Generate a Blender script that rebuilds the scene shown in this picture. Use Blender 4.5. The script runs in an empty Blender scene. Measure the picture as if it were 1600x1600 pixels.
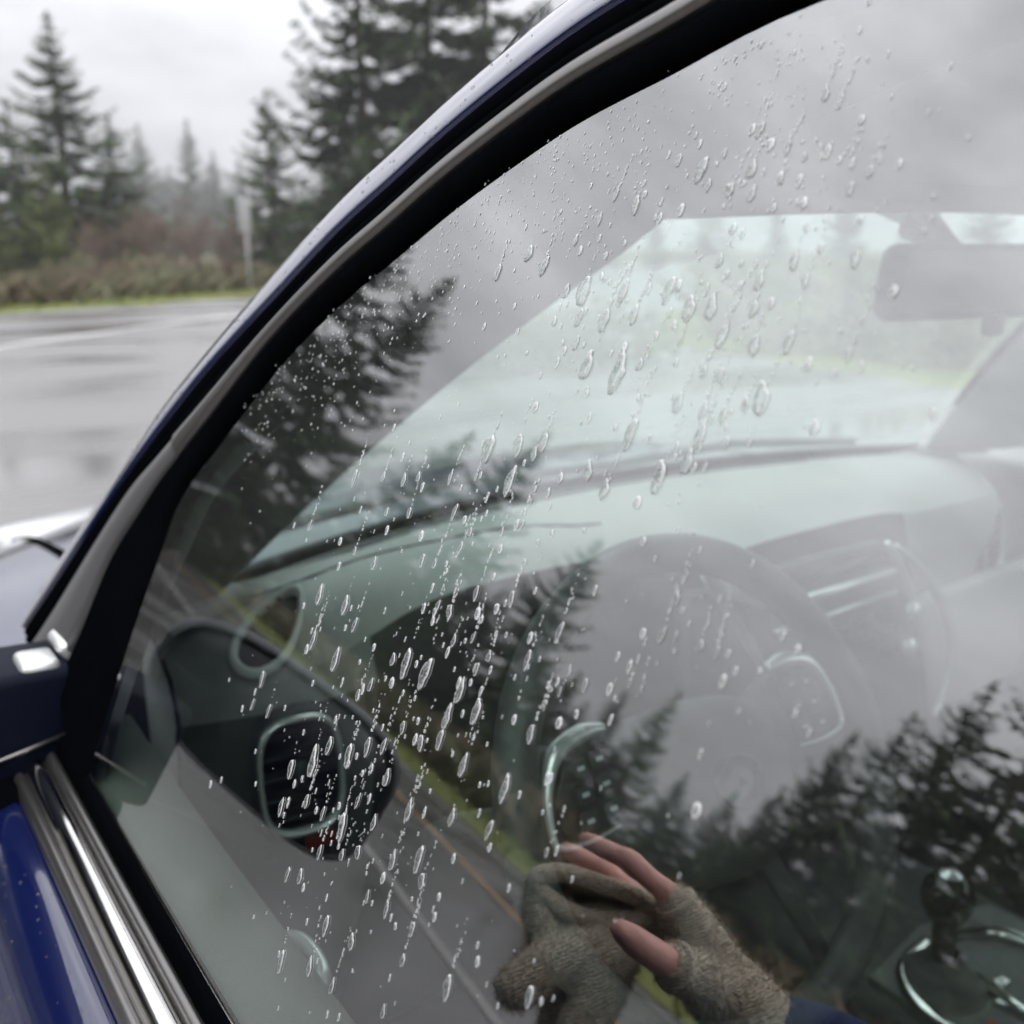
import bpy, bmesh, math, random
from mathutils import Vector, Matrix, noise
R = math.radians
SC = bpy.context.scene
COL = SC.collection
random.seed(11)

# ------------------------------------------------------------------ camera
HEAD, PITCH = R(36), R(15)
cam_d = bpy.data.cameras.new('camera'); cam = bpy.data.objects.new('camera', cam_d); COL.objects.link(cam)
cam.location = (0, 0, 1.32)
cam.rotation_euler = (R(90) - PITCH, 0, -HEAD)
cam_d.sensor_width = 36; cam_d.lens = 36 * 1540 / 1600
cam_d.clip_start = .01; cam_d.clip_end = 3000
cam_d.dof.use_dof = True; cam_d.dof.focus_distance = .44; cam_d.dof.aperture_fstop = 8.0
SC.camera = cam
# ------------------------------------------------------------------ sky, sun, exposure
world = bpy.data.worlds.new('World'); SC.world = world; world.use_nodes = True
SUN_EL, SUN_ROT = R(48), R(-150)
def build_world():
    nt = world.node_tree; nt.nodes.clear(); N = nt.nodes.new; L = nt.links.new
    out = N('ShaderNodeOutputWorld'); bg = N('ShaderNodeBackground'); bg.inputs[1].default_value = .1
    sky = N('ShaderNodeTexSky'); sky.sky_type = 'NISHITA'; sky.sun_disc = False
    sky.sun_elevation = SUN_EL; sky.sun_rotation = SUN_ROT; sky.dust_density = 4; sky.air_density = 1
    hs = N('ShaderNodeHueSaturation'); hs.inputs['Saturation'].default_value = .15
    L(sky.outputs[0], hs.inputs['Color'])
    tc = N('ShaderNodeTexCoord'); sep = N('ShaderNodeSeparateXYZ'); L(tc.outputs['Generated'], sep.inputs[0])
    mr = N('ShaderNodeMapRange'); mr.inputs[1].default_value = 0; mr.inputs[2].default_value = 1
    mr.inputs[3].default_value = 3.9; mr.inputs[4].default_value = 17.5
    L(sep.outputs[2], mr.inputs[0])
    mp = N('ShaderNodeMapping'); mp.inputs['Scale'].default_value = (1.4, 1.4, 3.2); L(tc.outputs['Generated'], mp.inputs[0])
    nz = N('ShaderNodeTexNoise'); nz.inputs['Scale'].default_value = 2.6; nz.inputs['Detail'].default_value = 6; nz.inputs['Roughness'].default_value = .55
    L(mp.outputs[0], nz.inputs['Vector'])
    m2 = N('ShaderNodeMapRange'); m2.inputs[1].default_value = .3; m2.inputs[2].default_value = .7
    m2.inputs[3].default_value = .72; m2.inputs[4].default_value = 1.25; L(nz.outputs[0], m2.inputs[0])
    mu = N('ShaderNodeMath'); mu.operation = 'MULTIPLY'; L(mr.outputs[0], mu.inputs[0]); L(m2.outputs[0], mu.inputs[1])
    tint = N('ShaderNodeVectorMath'); tint.operation = 'SCALE'; tint.inputs[0].default_value = (.945, .955, 1.0); L(mu.outputs[0], tint.inputs['Scale'])
    mix = N('ShaderNodeMix'); mix.data_type = 'RGBA'; mix.inputs[0].default_value = .88
    L(hs.outputs[0], mix.inputs[6]); L(tint.outputs[0], mix.inputs[7])
    L(mix.outputs[2], bg.inputs[0]); L(bg.outputs[0], out.inputs[0])
build_world()
sun_d = bpy.data.lights.new('sun', 'SUN'); sun_d.energy = .7; sun_d.angle = R(40); sun_d.color = (1, .97, .93)
sun = bpy.data.objects.new('sun', sun_d); COL.objects.link(sun)
sun.rotation_euler = (R(90) - SUN_EL, 0, R(180) - SUN_ROT); sun.location = (0, 0, 60)
SC.view_settings.view_transform = 'Standard'; SC.view_settings.look = 'None'
SC.view_settings.exposure = 0.75; SC.view_settings.gamma = 1; SC.view_settings.use_curve_mapping = False
SC.cycles.max_bounces = 7; SC.cycles.transparent_max_bounces = 24; SC.cycles.volume_bounces = 0
SC.cycles.sample_clamp_indirect = 6; SC.cycles.use_denoising = True
SC.cycles.caustics_refractive = False; SC.cycles.caustics_reflective = False

# ------------------------------------------------------------------ materials
MATS = {}
def nodes(name):
    m = bpy.data.materials.new(name); m.use_nodes = True
    nt = m.node_tree; b = nt.nodes['Principled BSDF']; MATS[name] = m
    return m, nt, b, nt.nodes.new, nt.links.new
def setp(b, **k):
    for a, v in k.items():
        b.inputs[{'col': 'Base Color', 'rough': 'Roughness', 'metal': 'Metallic', 'spec': 'Specular IOR Level', 'coat': 'Coat Weight',
                  'coatr': 'Coat Roughness', 'sheen': 'Sheen Weight', 'trans': 'Transmission Weight', 'ior': 'IOR', 'sss': 'Subsurface Weight'}[a]].default_value = v
def plain(name, col, rough=.5, metal=0, spec=.5, nscale=30, namt=.18, bump=0, bscale=200, coat=0, rvar=.0):
    """one base colour with a little grain in colour and relief"""
    m, nt, b, N, L = nodes(name)
    setp(b, rough=rough, metal=metal, spec=spec, coat=coat, coatr=.03)
    tc = N('ShaderNodeTexCoord')
    nz = N('ShaderNodeTexNoise'); nz.inputs['Scale'].default_value = nscale; nz.inputs['Detail'].default_value = 5
    L(tc.outputs['Object'], nz.inputs['Vector'])
    mx = N('ShaderNodeMix'); mx.data_type = 'RGBA'
    mx.inputs[6].default_value = tuple(c * (1 - namt) for c in col) + (1,)
    mx.inputs[7].default_value = tuple(min(1, c * (1 + namt)) for c in col) + (1,)
    L(nz.outputs[0], mx.inputs[0]); L(mx.outputs[2], b.inputs['Base Color'])
    if rvar:
        mr = N('ShaderNodeMapRange'); mr.inputs[3].default_value = rough - rvar; mr.inputs[4].default_value = rough + rvar
        L(nz.outputs[0], mr.inputs[0]); L(mr.outputs[0], b.inputs['Roughness'])
    if bump:
        n2 = N('ShaderNodeTexNoise'); n2.inputs['Scale'].default_value = bscale; n2.inputs['Detail'].default_value = 3
        L(tc.outputs['Object'], n2.inputs['Vector'])
        bp = N('ShaderNodeBump'); bp.inputs['Strength'].default_value = bump; bp.inputs['Distance'].default_value = .002
        L(n2.outputs[0], bp.inputs['Height']); L(bp.outputs[0], b.inputs['Normal'])
    return m
plain('paint', (.0045, .009, .058), .16, 0, .5, 3, .1, coat=1.0, bump=.05, bscale=90)
MATS['paint'].node_tree.nodes['Principled BSDF'].inputs['Coat IOR'].default_value = 1.7
plain('paint_dark', (.001, .002, .010), .35, 0, .35, 3, .1, coat=.2)
plain('mirror_base', (.003, .005, .014), .55, 0, .12, 20, .2)
plain('rubber', (.002, .0022, .003), .8, 0, .0, 40, .3, bump=.2, bscale=300)
plain('gloss_black', (.010, .010, .012), .16, 0, .5, 10, .2, bump=.03, bscale=60)
plain('satin_trim', (.21, .203, .198), .30, .9, .5, 60, .12, bump=.06, bscale=90)
plain('sail_grey', (.075, .073, .075), .36, 0, .6, 80, .12, bump=.1, bscale=500)
plain('chrome', (.78, .77, .75), .10, 1, .5, 30, .05, bump=.05, bscale=40)
plain('dash_grey', (.30, .305, .295), .62, 0, .4, 300, .10, bump=.35, bscale=900)
plain('dash_mid', (.13, .135, .135), .6, 0, .4, 300, .10, bump=.35, bscale=900)
plain('dash_dark', (.032, .034, .036), .55, 0, .4, 300, .15, bump=.3, bscale=900)
plain('door_trim', (.19, .19, .172), .6, 0, .4, 250, .08, bump=.3, bscale=900)
plain('headliner', (.45, .45, .44), .9, 0, .2, 200, .08)
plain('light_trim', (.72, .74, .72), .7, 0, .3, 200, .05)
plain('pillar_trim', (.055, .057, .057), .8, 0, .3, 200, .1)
plain('black_plastic', (.014, .014, .015), .4, 0, .4, 100, .2, bump=.1, bscale=500)
plain('leather', (.06, .063, .063), .42, 0, .5, 150, .15, bump=.35, bscale=700)
plain('silver_plastic', (.78, .79, .79), .26, .6, .5, 80, .05)
plain('seat_cloth', (.03, .03, .033), .9, 0, .2, 200, .2)
plain('button_print', (.55, .57, .57), .6)
plain('red_plastic', (.30, .05, .03), .5)
plain('metal_post', (.42, .42, .43), .5, .2, .5, 20, .15)
plain('bark', (.075, .055, .042), .95, 0, .2, 12, .4)
plain('twig', (.21, .155, .125), .9, 0, .2, 3, .3)
plain('skin', (.68, .37, .315), .5, 0, .4, 60, .12, bump=.25, bscale=300)
plain('navy_cloth', (.012, .020, .070), .85, 0, .2, 200, .25, bump=.3, bscale=600)
plain('trousers', (.03, .03, .035), .9)
plain('hair', (.05, .03, .02), .7)

def foliage(name, c1, c2, scale=.5):
    m, nt, b, N, L = nodes(name)
    tc = N('ShaderNodeTexCoord'); oi = N('ShaderNodeObjectInfo')
    nz = N('ShaderNodeTexNoise'); nz.inputs['Scale'].default_value = scale; nz.inputs['Detail'].default_value = 4
    L(tc.outputs['Object'], nz.inputs['Vector'])
    cr = N('ShaderNodeValToRGB'); cr.color_ramp.elements[0].position = .32; cr.color_ramp.elements[1].position = .68
    cr.color_ramp.elements[0].color = c1 + (1,); cr.color_ramp.elements[1].color = c2 + (1,)
    L(nz.outputs[0], cr.inputs[0])
    hs = N('ShaderNodeHueSaturation'); mr = N('ShaderNodeMapRange'); mr.inputs[3].default_value = .75; mr.inputs[4].default_value = 1.25
    L(oi.outputs['Random'], mr.inputs[0]); L(mr.outputs[0], hs.inputs['Value']); L(cr.outputs[0], hs.inputs['Color'])
    L(hs.outputs[0], b.inputs['Base Color']); setp(b, rough=.7, spec=.25)
    return m
foliage('fir_needles', (.056, .100, .030), (.140, .190, .062))
foliage('fir_dark', (.036, .064, .024), (.092, .128, .048))
foliage('young_needles', (.13, .17, .05), (.21, .24, .08))
foliage('brush_leaves', (.10, .060, .040), (.12, .13, .070), .5)
foliage('shrub_leaves', (.05, .075, .025), (.15, .16, .05), .7)
foliage('grass_blades', (.10, .13, .025), (.20, .21, .05), .8)

def ground_mat():
    m, nt, b, N, L = nodes('forest_floor')
    tc = N('ShaderNodeTexCoord'); nz = N('ShaderNodeTexNoise'); nz.inputs['Scale'].default_value = .8; nz.inputs['Detail'].default_value = 8
    L(tc.outputs['Object'], nz.inputs['Vector'])
    cr = N('ShaderNodeValToRGB'); cr.color_ramp.elements[0].color = (.055, .050, .025, 1); cr.color_ramp.elements[1].color = (.13, .11, .06, 1)
    L(nz.outputs[0], cr.inputs[0]); L(cr.outputs[0], b.inputs['Base Color']); setp(b, rough=.95, spec=.1)
def asphalt_mat(name, lo, hi, rlo, rhi, bumpk=.35):
    m, nt, b, N, L = nodes(name)
    tc = N('ShaderNodeTexCoord')
    fine = N('ShaderNodeTexNoise'); fine.inputs['Scale'].default_value = 70; fine.inputs['Detail'].default_value = 4; L(tc.outputs['Object'], fine.inputs['Vector'])
    cr = N('ShaderNodeValToRGB'); cr.color_ramp.elements[0].color = lo + (1,); cr.color_ramp.elements[1].color = hi + (1,)
    L(fine.outputs[0], cr.inputs[0]); L(cr.outputs[0], b.inputs['Base Color'])
    mp = N('ShaderNodeMapping'); mp.inputs['Scale'].default_value = (.25, .7, 1); mp.inputs['Rotation'].default_value = (0, 0, R(-35)); L(tc.outputs['Object'], mp.inputs[0])
    wet = N('ShaderNodeTexNoise'); wet.inputs['Scale'].default_value = .9; wet.inputs['Detail'].default_value = 5; L(mp.outputs[0], wet.inputs['Vector'])
    mr = N('ShaderNodeMapRange'); mr.inputs[1].default_value = .38; mr.inputs[2].default_value = .62; mr.inputs[3].default_value = rlo; mr.inputs[4].default_value = rhi
    L(wet.outputs[0], mr.inputs[0]); L(mr.outputs[0], b.inputs['Roughness'])
    bp = N('ShaderNodeBump'); bp.inputs['Distance'].default_value = .006
    ms = N('ShaderNodeMapRange'); ms.inputs[1].default_value = .38; ms.inputs[2].default_value = .62; ms.inputs[3].default_value = .04; ms.inputs[4].default_value = bumpk
    L(wet.outputs[0], ms.inputs[0]); L(ms.outputs[0], bp.inputs['Strength'])
    L(fine.outputs[0], bp.inputs['Height']); L(bp.outputs[0], b.inputs['Normal'])
    setp(b, spec=1.0)
ground_mat()
asphalt_mat('wet_asphalt', (.040, .038, .036), (.075, .071, .067), .10, .34)
asphalt_mat('sheen_asphalt', (.135, .130, .130), (.215, .207, .207), .10, .50)  # pale base colour stands in for the sky sheen on wet pavement
asphalt_mat('line_white', (.42, .42, .41), (.62, .61, .60), .25, .5)
asphalt_mat('line_faded', (.14, .137, .13), (.24, .235, .225), .25, .5)
asphalt_mat('line_yellow', (.24, .14, .035), (.34, .20, .06), .25, .5)

def glass_mat(name, tint, base, power_scale, mist=0):
    """thin automotive glass: clear tinted transmission plus a mirror layer that grows towards grazing"""
    m = bpy.data.materials.new(name); m.use_nodes = True; MATS[name] = m
    nt = m.node_tree; nt.nodes.clear(); N = nt.nodes.new; L = nt.links.new
    out = N('ShaderNodeOutputMaterial'); mix = N('ShaderNodeMixShader')
    tr = N('ShaderNodeBsdfTransparent'); tr.inputs[0].default_value = tint + (1,)
    gl = N('ShaderNodeBsdfGlossy'); gl.inputs['Roughness'].default_value = 0.0; gl.inputs[0].default_value = (1, 1, 1, 1)
    fr = N('ShaderNodeLayerWeight'); fr.inputs['Blend'].default_value = .5        # facing: the same from both sides of the sheet
    pw = N('ShaderNodeMath'); pw.operation = 'POWER'; pw.inputs[1].default_value = 4.0; L(fr.outputs['Facing'], pw.inputs[0])
    mr = N('ShaderNodeMapRange'); mr.inputs[3].default_value = base; mr.inputs[4].default_value = power_scale
    L(pw.outputs[0], mr.inputs[0]); L(mr.outputs[0], mix.inputs[0])
    L(tr.outputs[0], mix.inputs[1]); L(gl.outputs[0], mix.inputs[2]); L(mix.outputs[0], out.inputs[0])
    if mist:                                                                      # pale veil added so the view through the pane looks brighter
        tl = N('ShaderNodeBsdfTranslucent'); tl.inputs[0].default_value = (.80, .84, .81, 1); m2 = N('ShaderNodeMixShader'); tc = N('ShaderNodeTexCoord'); nz = N('ShaderNodeTexNoise')
        nz.inputs['Scale'].default_value = 5; nz.inputs['Detail'].default_value = 4; L(tc.outputs['Object'], nz.inputs['Vector']); r2 = N('ShaderNodeMapRange'); r2.inputs[3].default_value = mist * .5; r2.inputs[4].default_value = mist * 1.5
        L(nz.outputs[0], r2.inputs[0]); L(r2.outputs[0], m2.inputs[0]); L(mix.outputs[0], m2.inputs[1]); L(tl.outputs[0], m2.inputs[2]); L(m2.outputs[0], out.inputs[0])
glass_mat('window_glass', (.77, .89, .85), .275, .97)
glass_mat('screen_glass', (.92, .97, .945), .06, .9)
glass_mat('veiled_glass', (.84, .92, .885), .06, .9, .06)

def drop_mat(name, nscale, white=1.0):
    m = bpy.data.materials.new(name); m.use_nodes = True; MATS[name] = m
    nt = m.node_tree; nt.nodes.clear(); N = nt.nodes.new; L = nt.links.new
    out = N('ShaderNodeOutputMaterial')
    gl = N('ShaderNodeBsdfGlass'); gl.inputs['IOR'].default_value = 1.33; gl.inputs['Roughness'].default_value = .02
    tp = N('ShaderNodeBsdfTransparent')
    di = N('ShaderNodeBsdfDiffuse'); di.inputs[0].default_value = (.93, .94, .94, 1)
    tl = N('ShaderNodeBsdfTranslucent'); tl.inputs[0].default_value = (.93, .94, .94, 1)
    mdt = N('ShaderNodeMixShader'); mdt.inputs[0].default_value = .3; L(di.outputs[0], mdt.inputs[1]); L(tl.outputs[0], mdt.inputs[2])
    tc = N('ShaderNodeTexCoord')
    nz = N('ShaderNodeTexNoise'); nz.inputs['Scale'].default_value = nscale; nz.inputs['Detail'].default_value = 3
    L(tc.outputs['Object'], nz.inputs['Vector'])
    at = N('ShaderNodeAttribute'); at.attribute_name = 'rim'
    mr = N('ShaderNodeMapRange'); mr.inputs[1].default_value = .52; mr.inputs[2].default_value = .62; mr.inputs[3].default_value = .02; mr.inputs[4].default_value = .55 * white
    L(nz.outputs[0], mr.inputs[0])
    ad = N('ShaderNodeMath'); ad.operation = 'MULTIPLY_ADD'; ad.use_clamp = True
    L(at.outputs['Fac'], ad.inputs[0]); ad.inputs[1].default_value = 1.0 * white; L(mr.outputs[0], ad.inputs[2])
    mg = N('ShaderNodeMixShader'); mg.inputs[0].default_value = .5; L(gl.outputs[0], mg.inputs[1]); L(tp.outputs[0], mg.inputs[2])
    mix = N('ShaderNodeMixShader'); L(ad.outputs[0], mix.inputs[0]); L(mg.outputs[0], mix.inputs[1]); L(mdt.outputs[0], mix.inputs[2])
    L(mix.outputs[0], out.inputs[0])
drop_mat('water', 16); drop_mat('water_fine', 2500); drop_mat('clear_bead', 900, .08)
def knit_mat():
    m, nt, b, N, L = nodes('knit')
    tc = N('ShaderNodeTexCoord')
    wv = N('ShaderNodeTexWave'); wv.wave_type = 'BANDS'; wv.bands_direction = 'DIAGONAL'; wv.inputs['Scale'].default_value = 150; wv.inputs['Distortion'].default_value = 5; wv.inputs['Detail'].default_value = 2
    L(tc.outputs['Object'], wv.inputs['Vector'])
    nz = N('ShaderNodeTexNoise'); nz.inputs['Scale'].default_value = 260; nz.inputs['Detail'].default_value = 5; L(tc.outputs['Object'], nz.inputs['Vector'])
    mx = N('ShaderNodeMath'); mx.operation = 'MULTIPLY_ADD'; L(wv.outputs['Fac'], mx.inputs[0]); mx.inputs[1].default_value = .22; L(nz.outputs[0], mx.inputs[2])
    cr = N('ShaderNodeValToRGB'); cr.color_ramp.elements[0].position = .35; cr.color_ramp.elements[1].position = .95
    cr.color_ramp.elements[0].color = (.34, .29, .215, 1); cr.color_ramp.elements[1].color = (.76, .68, .55, 1)
    L(mx.outputs[0], cr.inputs[0]); L(cr.outputs[0], b.inputs['Base Color'])
    bp = N('ShaderNodeBump'); bp.inputs['Strength'].default_value = .9; bp.inputs['Distance'].default_value = .003
    L(mx.outputs[0], bp.inputs['Height']); L(bp.outputs[0], b.inputs['Normal']); setp(b, rough=.95, spec=.1, sheen=.3)
knit_mat()

WORDS = 'first second third fourth fifth sixth seventh eighth ninth tenth eleventh twelfth thirteenth fourteenth fifteenth sixteenth seventeenth eighteenth nineteenth twentieth'.split()
WORDS += ['twenty-' + w for w in WORDS[:9]] + ['thirtieth'] + ['thirty-' + w for w in WORDS[:9]]
# ------------------------------------------------------------------ mesh helpers
def link(name, me, mat=None, parent=None):
    o = bpy.data.objects.new(name, me); COL.objects.link(o)
    if mat: me.materials.append(MATS[mat])
    if parent: o.parent = parent
    return o
def mesh(name, V, F, mat, parent=None, smooth=True):
    me = bpy.data.meshes.new(name); me.from_pydata([tuple(v) for v in V], [], F); me.validate()
    if smooth: me.polygons.foreach_set('use_smooth', [True] * len(me.polygons))
    return link(name, me, mat, parent)
def tag(o, label=None, cat=None, group=None, kind=None):
    for k, v in (('label', label), ('category', cat), ('group', group), ('kind', kind)):
        if v: o[k] = v
    return o
def empty(name, loc=(0, 0, 0), rz=0):
    o = bpy.data.objects.new(name, None); COL.objects.link(o); o.location = loc; o.rotation_euler.z = rz; o.empty_display_size = .1
    return o
def loft_vf(rows, close_u=False, close_v=False, caps=False):
    n, m = len(rows), len(rows[0]); V = [p for r in rows for p in r]; F = []
    for i in range(n if close_u else n - 1):
        for j in range(m if close_v else m - 1):
            a, b = i * m + j, i * m + (j + 1) % m; c, d = ((i + 1) % n) * m + (j + 1) % m, ((i + 1) % n) * m + j
            F.append((a, b, c, d))
    if caps:
        F.append(tuple(range(m))[::-1]); F.append(tuple((n - 1) * m + j for j in range(m)))
    return V, F
def loft(name, rows, mat, parent, close_u=False, close_v=False, caps=False, smooth=True):
    V, F = loft_vf(rows, close_u, close_v, caps); return mesh(name, V, F, mat, parent, smooth)
def cr_spline(P, sub=6, closed=False):
    P = [Vector(p) for p in P]; n = len(P); out = []
    for i in range(n if closed else n - 1):
        g = (lambda k: P[k % n]) if closed else (lambda k: P[max(0, min(n - 1, k))])
        p0, p1, p2, p3 = g(i - 1), g(i), g(i + 1), g(i + 2)
        for j in range(sub):
            t = j / sub
            out.append(.5 * ((2 * p1) + (p2 - p0) * t + (2 * p0 - 5 * p1 + 4 * p2 - p3) * t * t + (3 * p1 - p0 - 3 * p2 + p3) * t ** 3))
    if not closed: out.append(P[-1])
    return out
def tube_rows(path, rad, n=10, closed=False, flat=1.0, up=None):
    P = [Vector(p) for p in path]; rows = []; m = len(P); ref = Vector(up) if up else None
    for i, p in enumerate(P):
        a = P[(i - 1) % m] if closed or i else P[0]; b = P[(i + 1) % m] if closed or i < m - 1 else P[-1]
        t = (b - a).normalized()
        if ref is None: ref = Vector((0, 0, 1)) if abs(t.z) < .9 else Vector((1, 0, 0))
        s = t.cross(ref).normalized(); w = s.cross(t).normalized()
        if not up: ref = w
        r = rad[i] if isinstance(rad, (list, tuple)) else rad
        rows.append([p + s * (math.cos(2 * math.pi * k / n) * r) + w * (math.sin(2 * math.pi * k / n) * r * flat) for k in range(n)])
    return rows
def tube(name, path, rad, mat, parent, n=10, closed=False, flat=1.0, up=None, caps=True):
    return loft(name, tube_rows(path, rad, n, closed, flat, up), mat, parent, closed, True, caps and not closed)
def rbox(name, c, size, bev, mat, parent, rot=None, seg=3):
    bm = bmesh.new(); bmesh.ops.create_cube(bm, size=1)
    for v in bm.verts: v.co = Vector((v.co.x * size[0], v.co.y * size[1], v.co.z * size[2]))
    if bev: bmesh.ops.bevel(bm, geom=bm.edges[:], offset=bev, segments=seg, affect='EDGES', profile=.5)
    M = Matrix.Translation(Vector(c)) @ (rot.to_4x4() if rot else Matrix.Identity(4)); bm.transform(M)
    me = bpy.data.meshes.new(name); bm.to_mesh(me); bm.free(); me.polygons.foreach_set('use_smooth', [bool(bev)] * len(me.polygons))
    return link(name, me, mat, parent)
def plate(name, outline, thick, nrm, mat, parent, bev=0.0):
    """closed outline extruded along nrm, edge softened by an inset top"""
    P = [Vector(p) for p in outline]; nrm = Vector(nrm).normalized(); n = len(P); c = sum(P, Vector()) / n
    rows = [P, [p + nrm * (thick - bev) for p in P]]
    if bev:
        rows.append([p + (c - p).normalized() * bev * .35 + nrm * (thick - bev * .3) for p in P])
        rows.append([p + (c - p).normalized() * bev + nrm * thick for p in P])
    V, F = loft_vf(rows, False, True); k = len(rows) - 1
    F.append(tuple(range(n))[::-1]); F.append(tuple(k * n + j for j in range(n)))
    return mesh(name, V, F, mat, parent, True)

# ------------------------------------------------------------------ ground, roads, verges
def sheet(name, pts, z, mat, kind='structure', parent=None):
    bm = bmesh.new(); vs = [bm.verts.new((x, y, z)) for x, y in pts]; f = bm.faces.new(vs)
    if f.normal.z < 0: f.normal_flip()
    bmesh.ops.triangulate(bm, faces=[f]); bm.normal_update()
    for f in bm.faces:
        if f.normal.z < 0: f.normal_flip()
    me = bpy.data.meshes.new(name); bm.to_mesh(me); bm.free()
    o = link(name, me, mat, parent); 
    if kind and not parent: o['kind'] = kind
    return o
def ribbon(name, line, w, z, mat, parent=None, kind='structure'):
    rows = []
    for i, p in enumerate(line):
        a, b = Vector(line[max(0, i - 1)]), Vector(line[min(len(line) - 1, i + 1)]); t = (b - a).normalized(); n = Vector((-t.y, t.x))
        rows.append([(p[0] + n.x * w / 2, p[1] + n.y * w / 2, z), (p[0] - n.x * w / 2, p[1] - n.y * w / 2, z)])
    o = loft(name, rows, mat, parent, smooth=False)
    if not parent: o['kind'] = kind
    return o
sheet('ground', [(-600, -600), (600, -600), (600, 600), (-600, 600)], 0, 'forest_floor')
U, NL = Vector((-.28, .96)), Vector((-.96, -.28))
def ra(off, t): return tuple(NL * off + U * t)
WEST = [ra(6.0, t) for t in (-60, -30, -10, 0, 10, 20, 35, 60, 110)]
NORTH = [ra(-1.5, 110), ra(-1.5, 60), (-7.5, 36), (-3.2, 26.5), (.4, 22.6), (3.65, 23.0), (6.6, 24.5), (10.7, 27.6), (18, 33.5), (36, 47), (70, 72)]
EAST = [(78, 60), (40, 33), (24, 21), (14.5, 14.8), (10.2, 10.5), (9.0, 5), (9.4, -6), (12, -20), (16, -60)]
lot = sheet('pavement', WEST + NORTH + EAST, .008, 'sheen_asphalt')
road = sheet('road', [ra(5.98, t) for t in (-60, 0, 60, 110)] + [ra(-.6, t) for t in (110, 60, 0, -60)], .013, 'wet_asphalt')
ribbon('road_marking', [ra(4.1, t) for t in (-60, 0, 20, 60, 110)], .12, .017, 'line_yellow', road)
ribbon('road_marking', [ra(2.3, t) for t in (-60, 0, 20, 60, 110)], .12, .017, 'line_faded', road)
ribbon('road_marking', [ra(5.6, t) for t in (-60, 0, 20, 60, 110)], .10, .017, 'line_faded', road)
ribbon('road_marking', [(-1.2, 11.8), (2.4, 15.2), (7.3, 19.7), (16, 26.6), (38, 43)], .26, .0125, 'line_white', lot)

def band(line, out, z0, z1):
    """verge strip that runs along a road edge on its outer side"""
    rows = []
    for i, p in enumerate(line):
        a, b = Vector(line[max(0, i - 1)]), Vector(line[min(len(line) - 1, i + 1)]); t = (b - a).normalized(); n = Vector((-t.y, t.x)) * (1 if out > 0 else -1)
        q = Vector(p)
        rows.append([(q.x, q.y, z0)] + [(q.x + n.x * abs(out) * k, q.y + n.y * abs(out) * k, z1) for k in (.08, .5, 1)])
    return rows
for ln, o in ((WEST, 1.6), (NORTH, 1.6), (EAST, 1.6)):
    b = loft('verge', band(ln, o, .004, .05), 'grass_blades', None); b['kind'] = 'structure'

def along(line, step):
    out = []
    for a, b in zip(line, line[1:]):
        a, b = Vector(a), Vector(b); d = (b - a).length; n = Vector((-(b - a).y, (b - a).x)).normalized(); k = 0
        while k < d: out.append((a + (b - a) * (k / d), n)); k += step
    return out
def scatter_blades(name, line, per, w0, w1, hmin, hmax, mat, label, cat, tmax=60, wide=.03, lean=.5, step=.25):
    V, F = [], []
    for p, n in along(line, step):
        if p.length > tmax: continue
        for _ in range(per):
            q = p + n * random.uniform(w0, w1) + Vector((random.uniform(-.15, .15), random.uniform(-.15, .15)))
            h = random.uniform(hmin, hmax); a = random.uniform(0, 6.28); w = wide * random.uniform(.6, 1.6)
            dx, dy = math.cos(a) * w, math.sin(a) * w; lx, ly = random.uniform(-lean, lean) * h, random.uniform(-lean, lean) * h
            i = len(V); V += [(q.x - dx, q.y - dy, .03), (q.x + dx, q.y + dy, .03), (q.x + lx + dx * .7, q.y + ly + dy * .7, h * .6), (q.x + lx * 2 - dx * .2, q.y + ly * 2 - dy * .2, h)]
            F += [(i, i + 1, i + 2), (i, i + 2, i + 3)]
    o = mesh(name, V, F, mat, None, False); return tag(o, label, cat, kind='stuff')
scatter_blades('grass', NORTH[3:9], 14, .02, 1.4, .06, .2, 'grass_blades', 'yellow green grass along the edge of the wet road', 'grass', 50, .02)
scatter_blades('grass', WEST[3:8], 8, .02, 1.5, .06, .2, 'grass_blades', 'grass on the far side of the road mirrored in the glass', 'grass', 60, .03)
scatter_blades('undergrowth', NORTH[2:10], 85, 1.3, 7.0, .1, .8, 'brush_leaves', 'brown and olive bracken between the grass and the trees', 'undergrowth', 60, .05, .8)
scatter_blades('undergrowth', WEST[3:8], 26, 1.4, 6.0, .3, 1.2, 'brush_leaves', 'dark brown undergrowth along the road mirrored in the glass', 'undergrowth', 70, .10, .5)
scatter_blades('undergrowth', EAST[2:7], 30, 1.0, 5.0, .4, 1.2, 'shrub_leaves', 'yellow green brush seen through the windscreen', 'undergrowth', 45, .10, .5)

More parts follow.
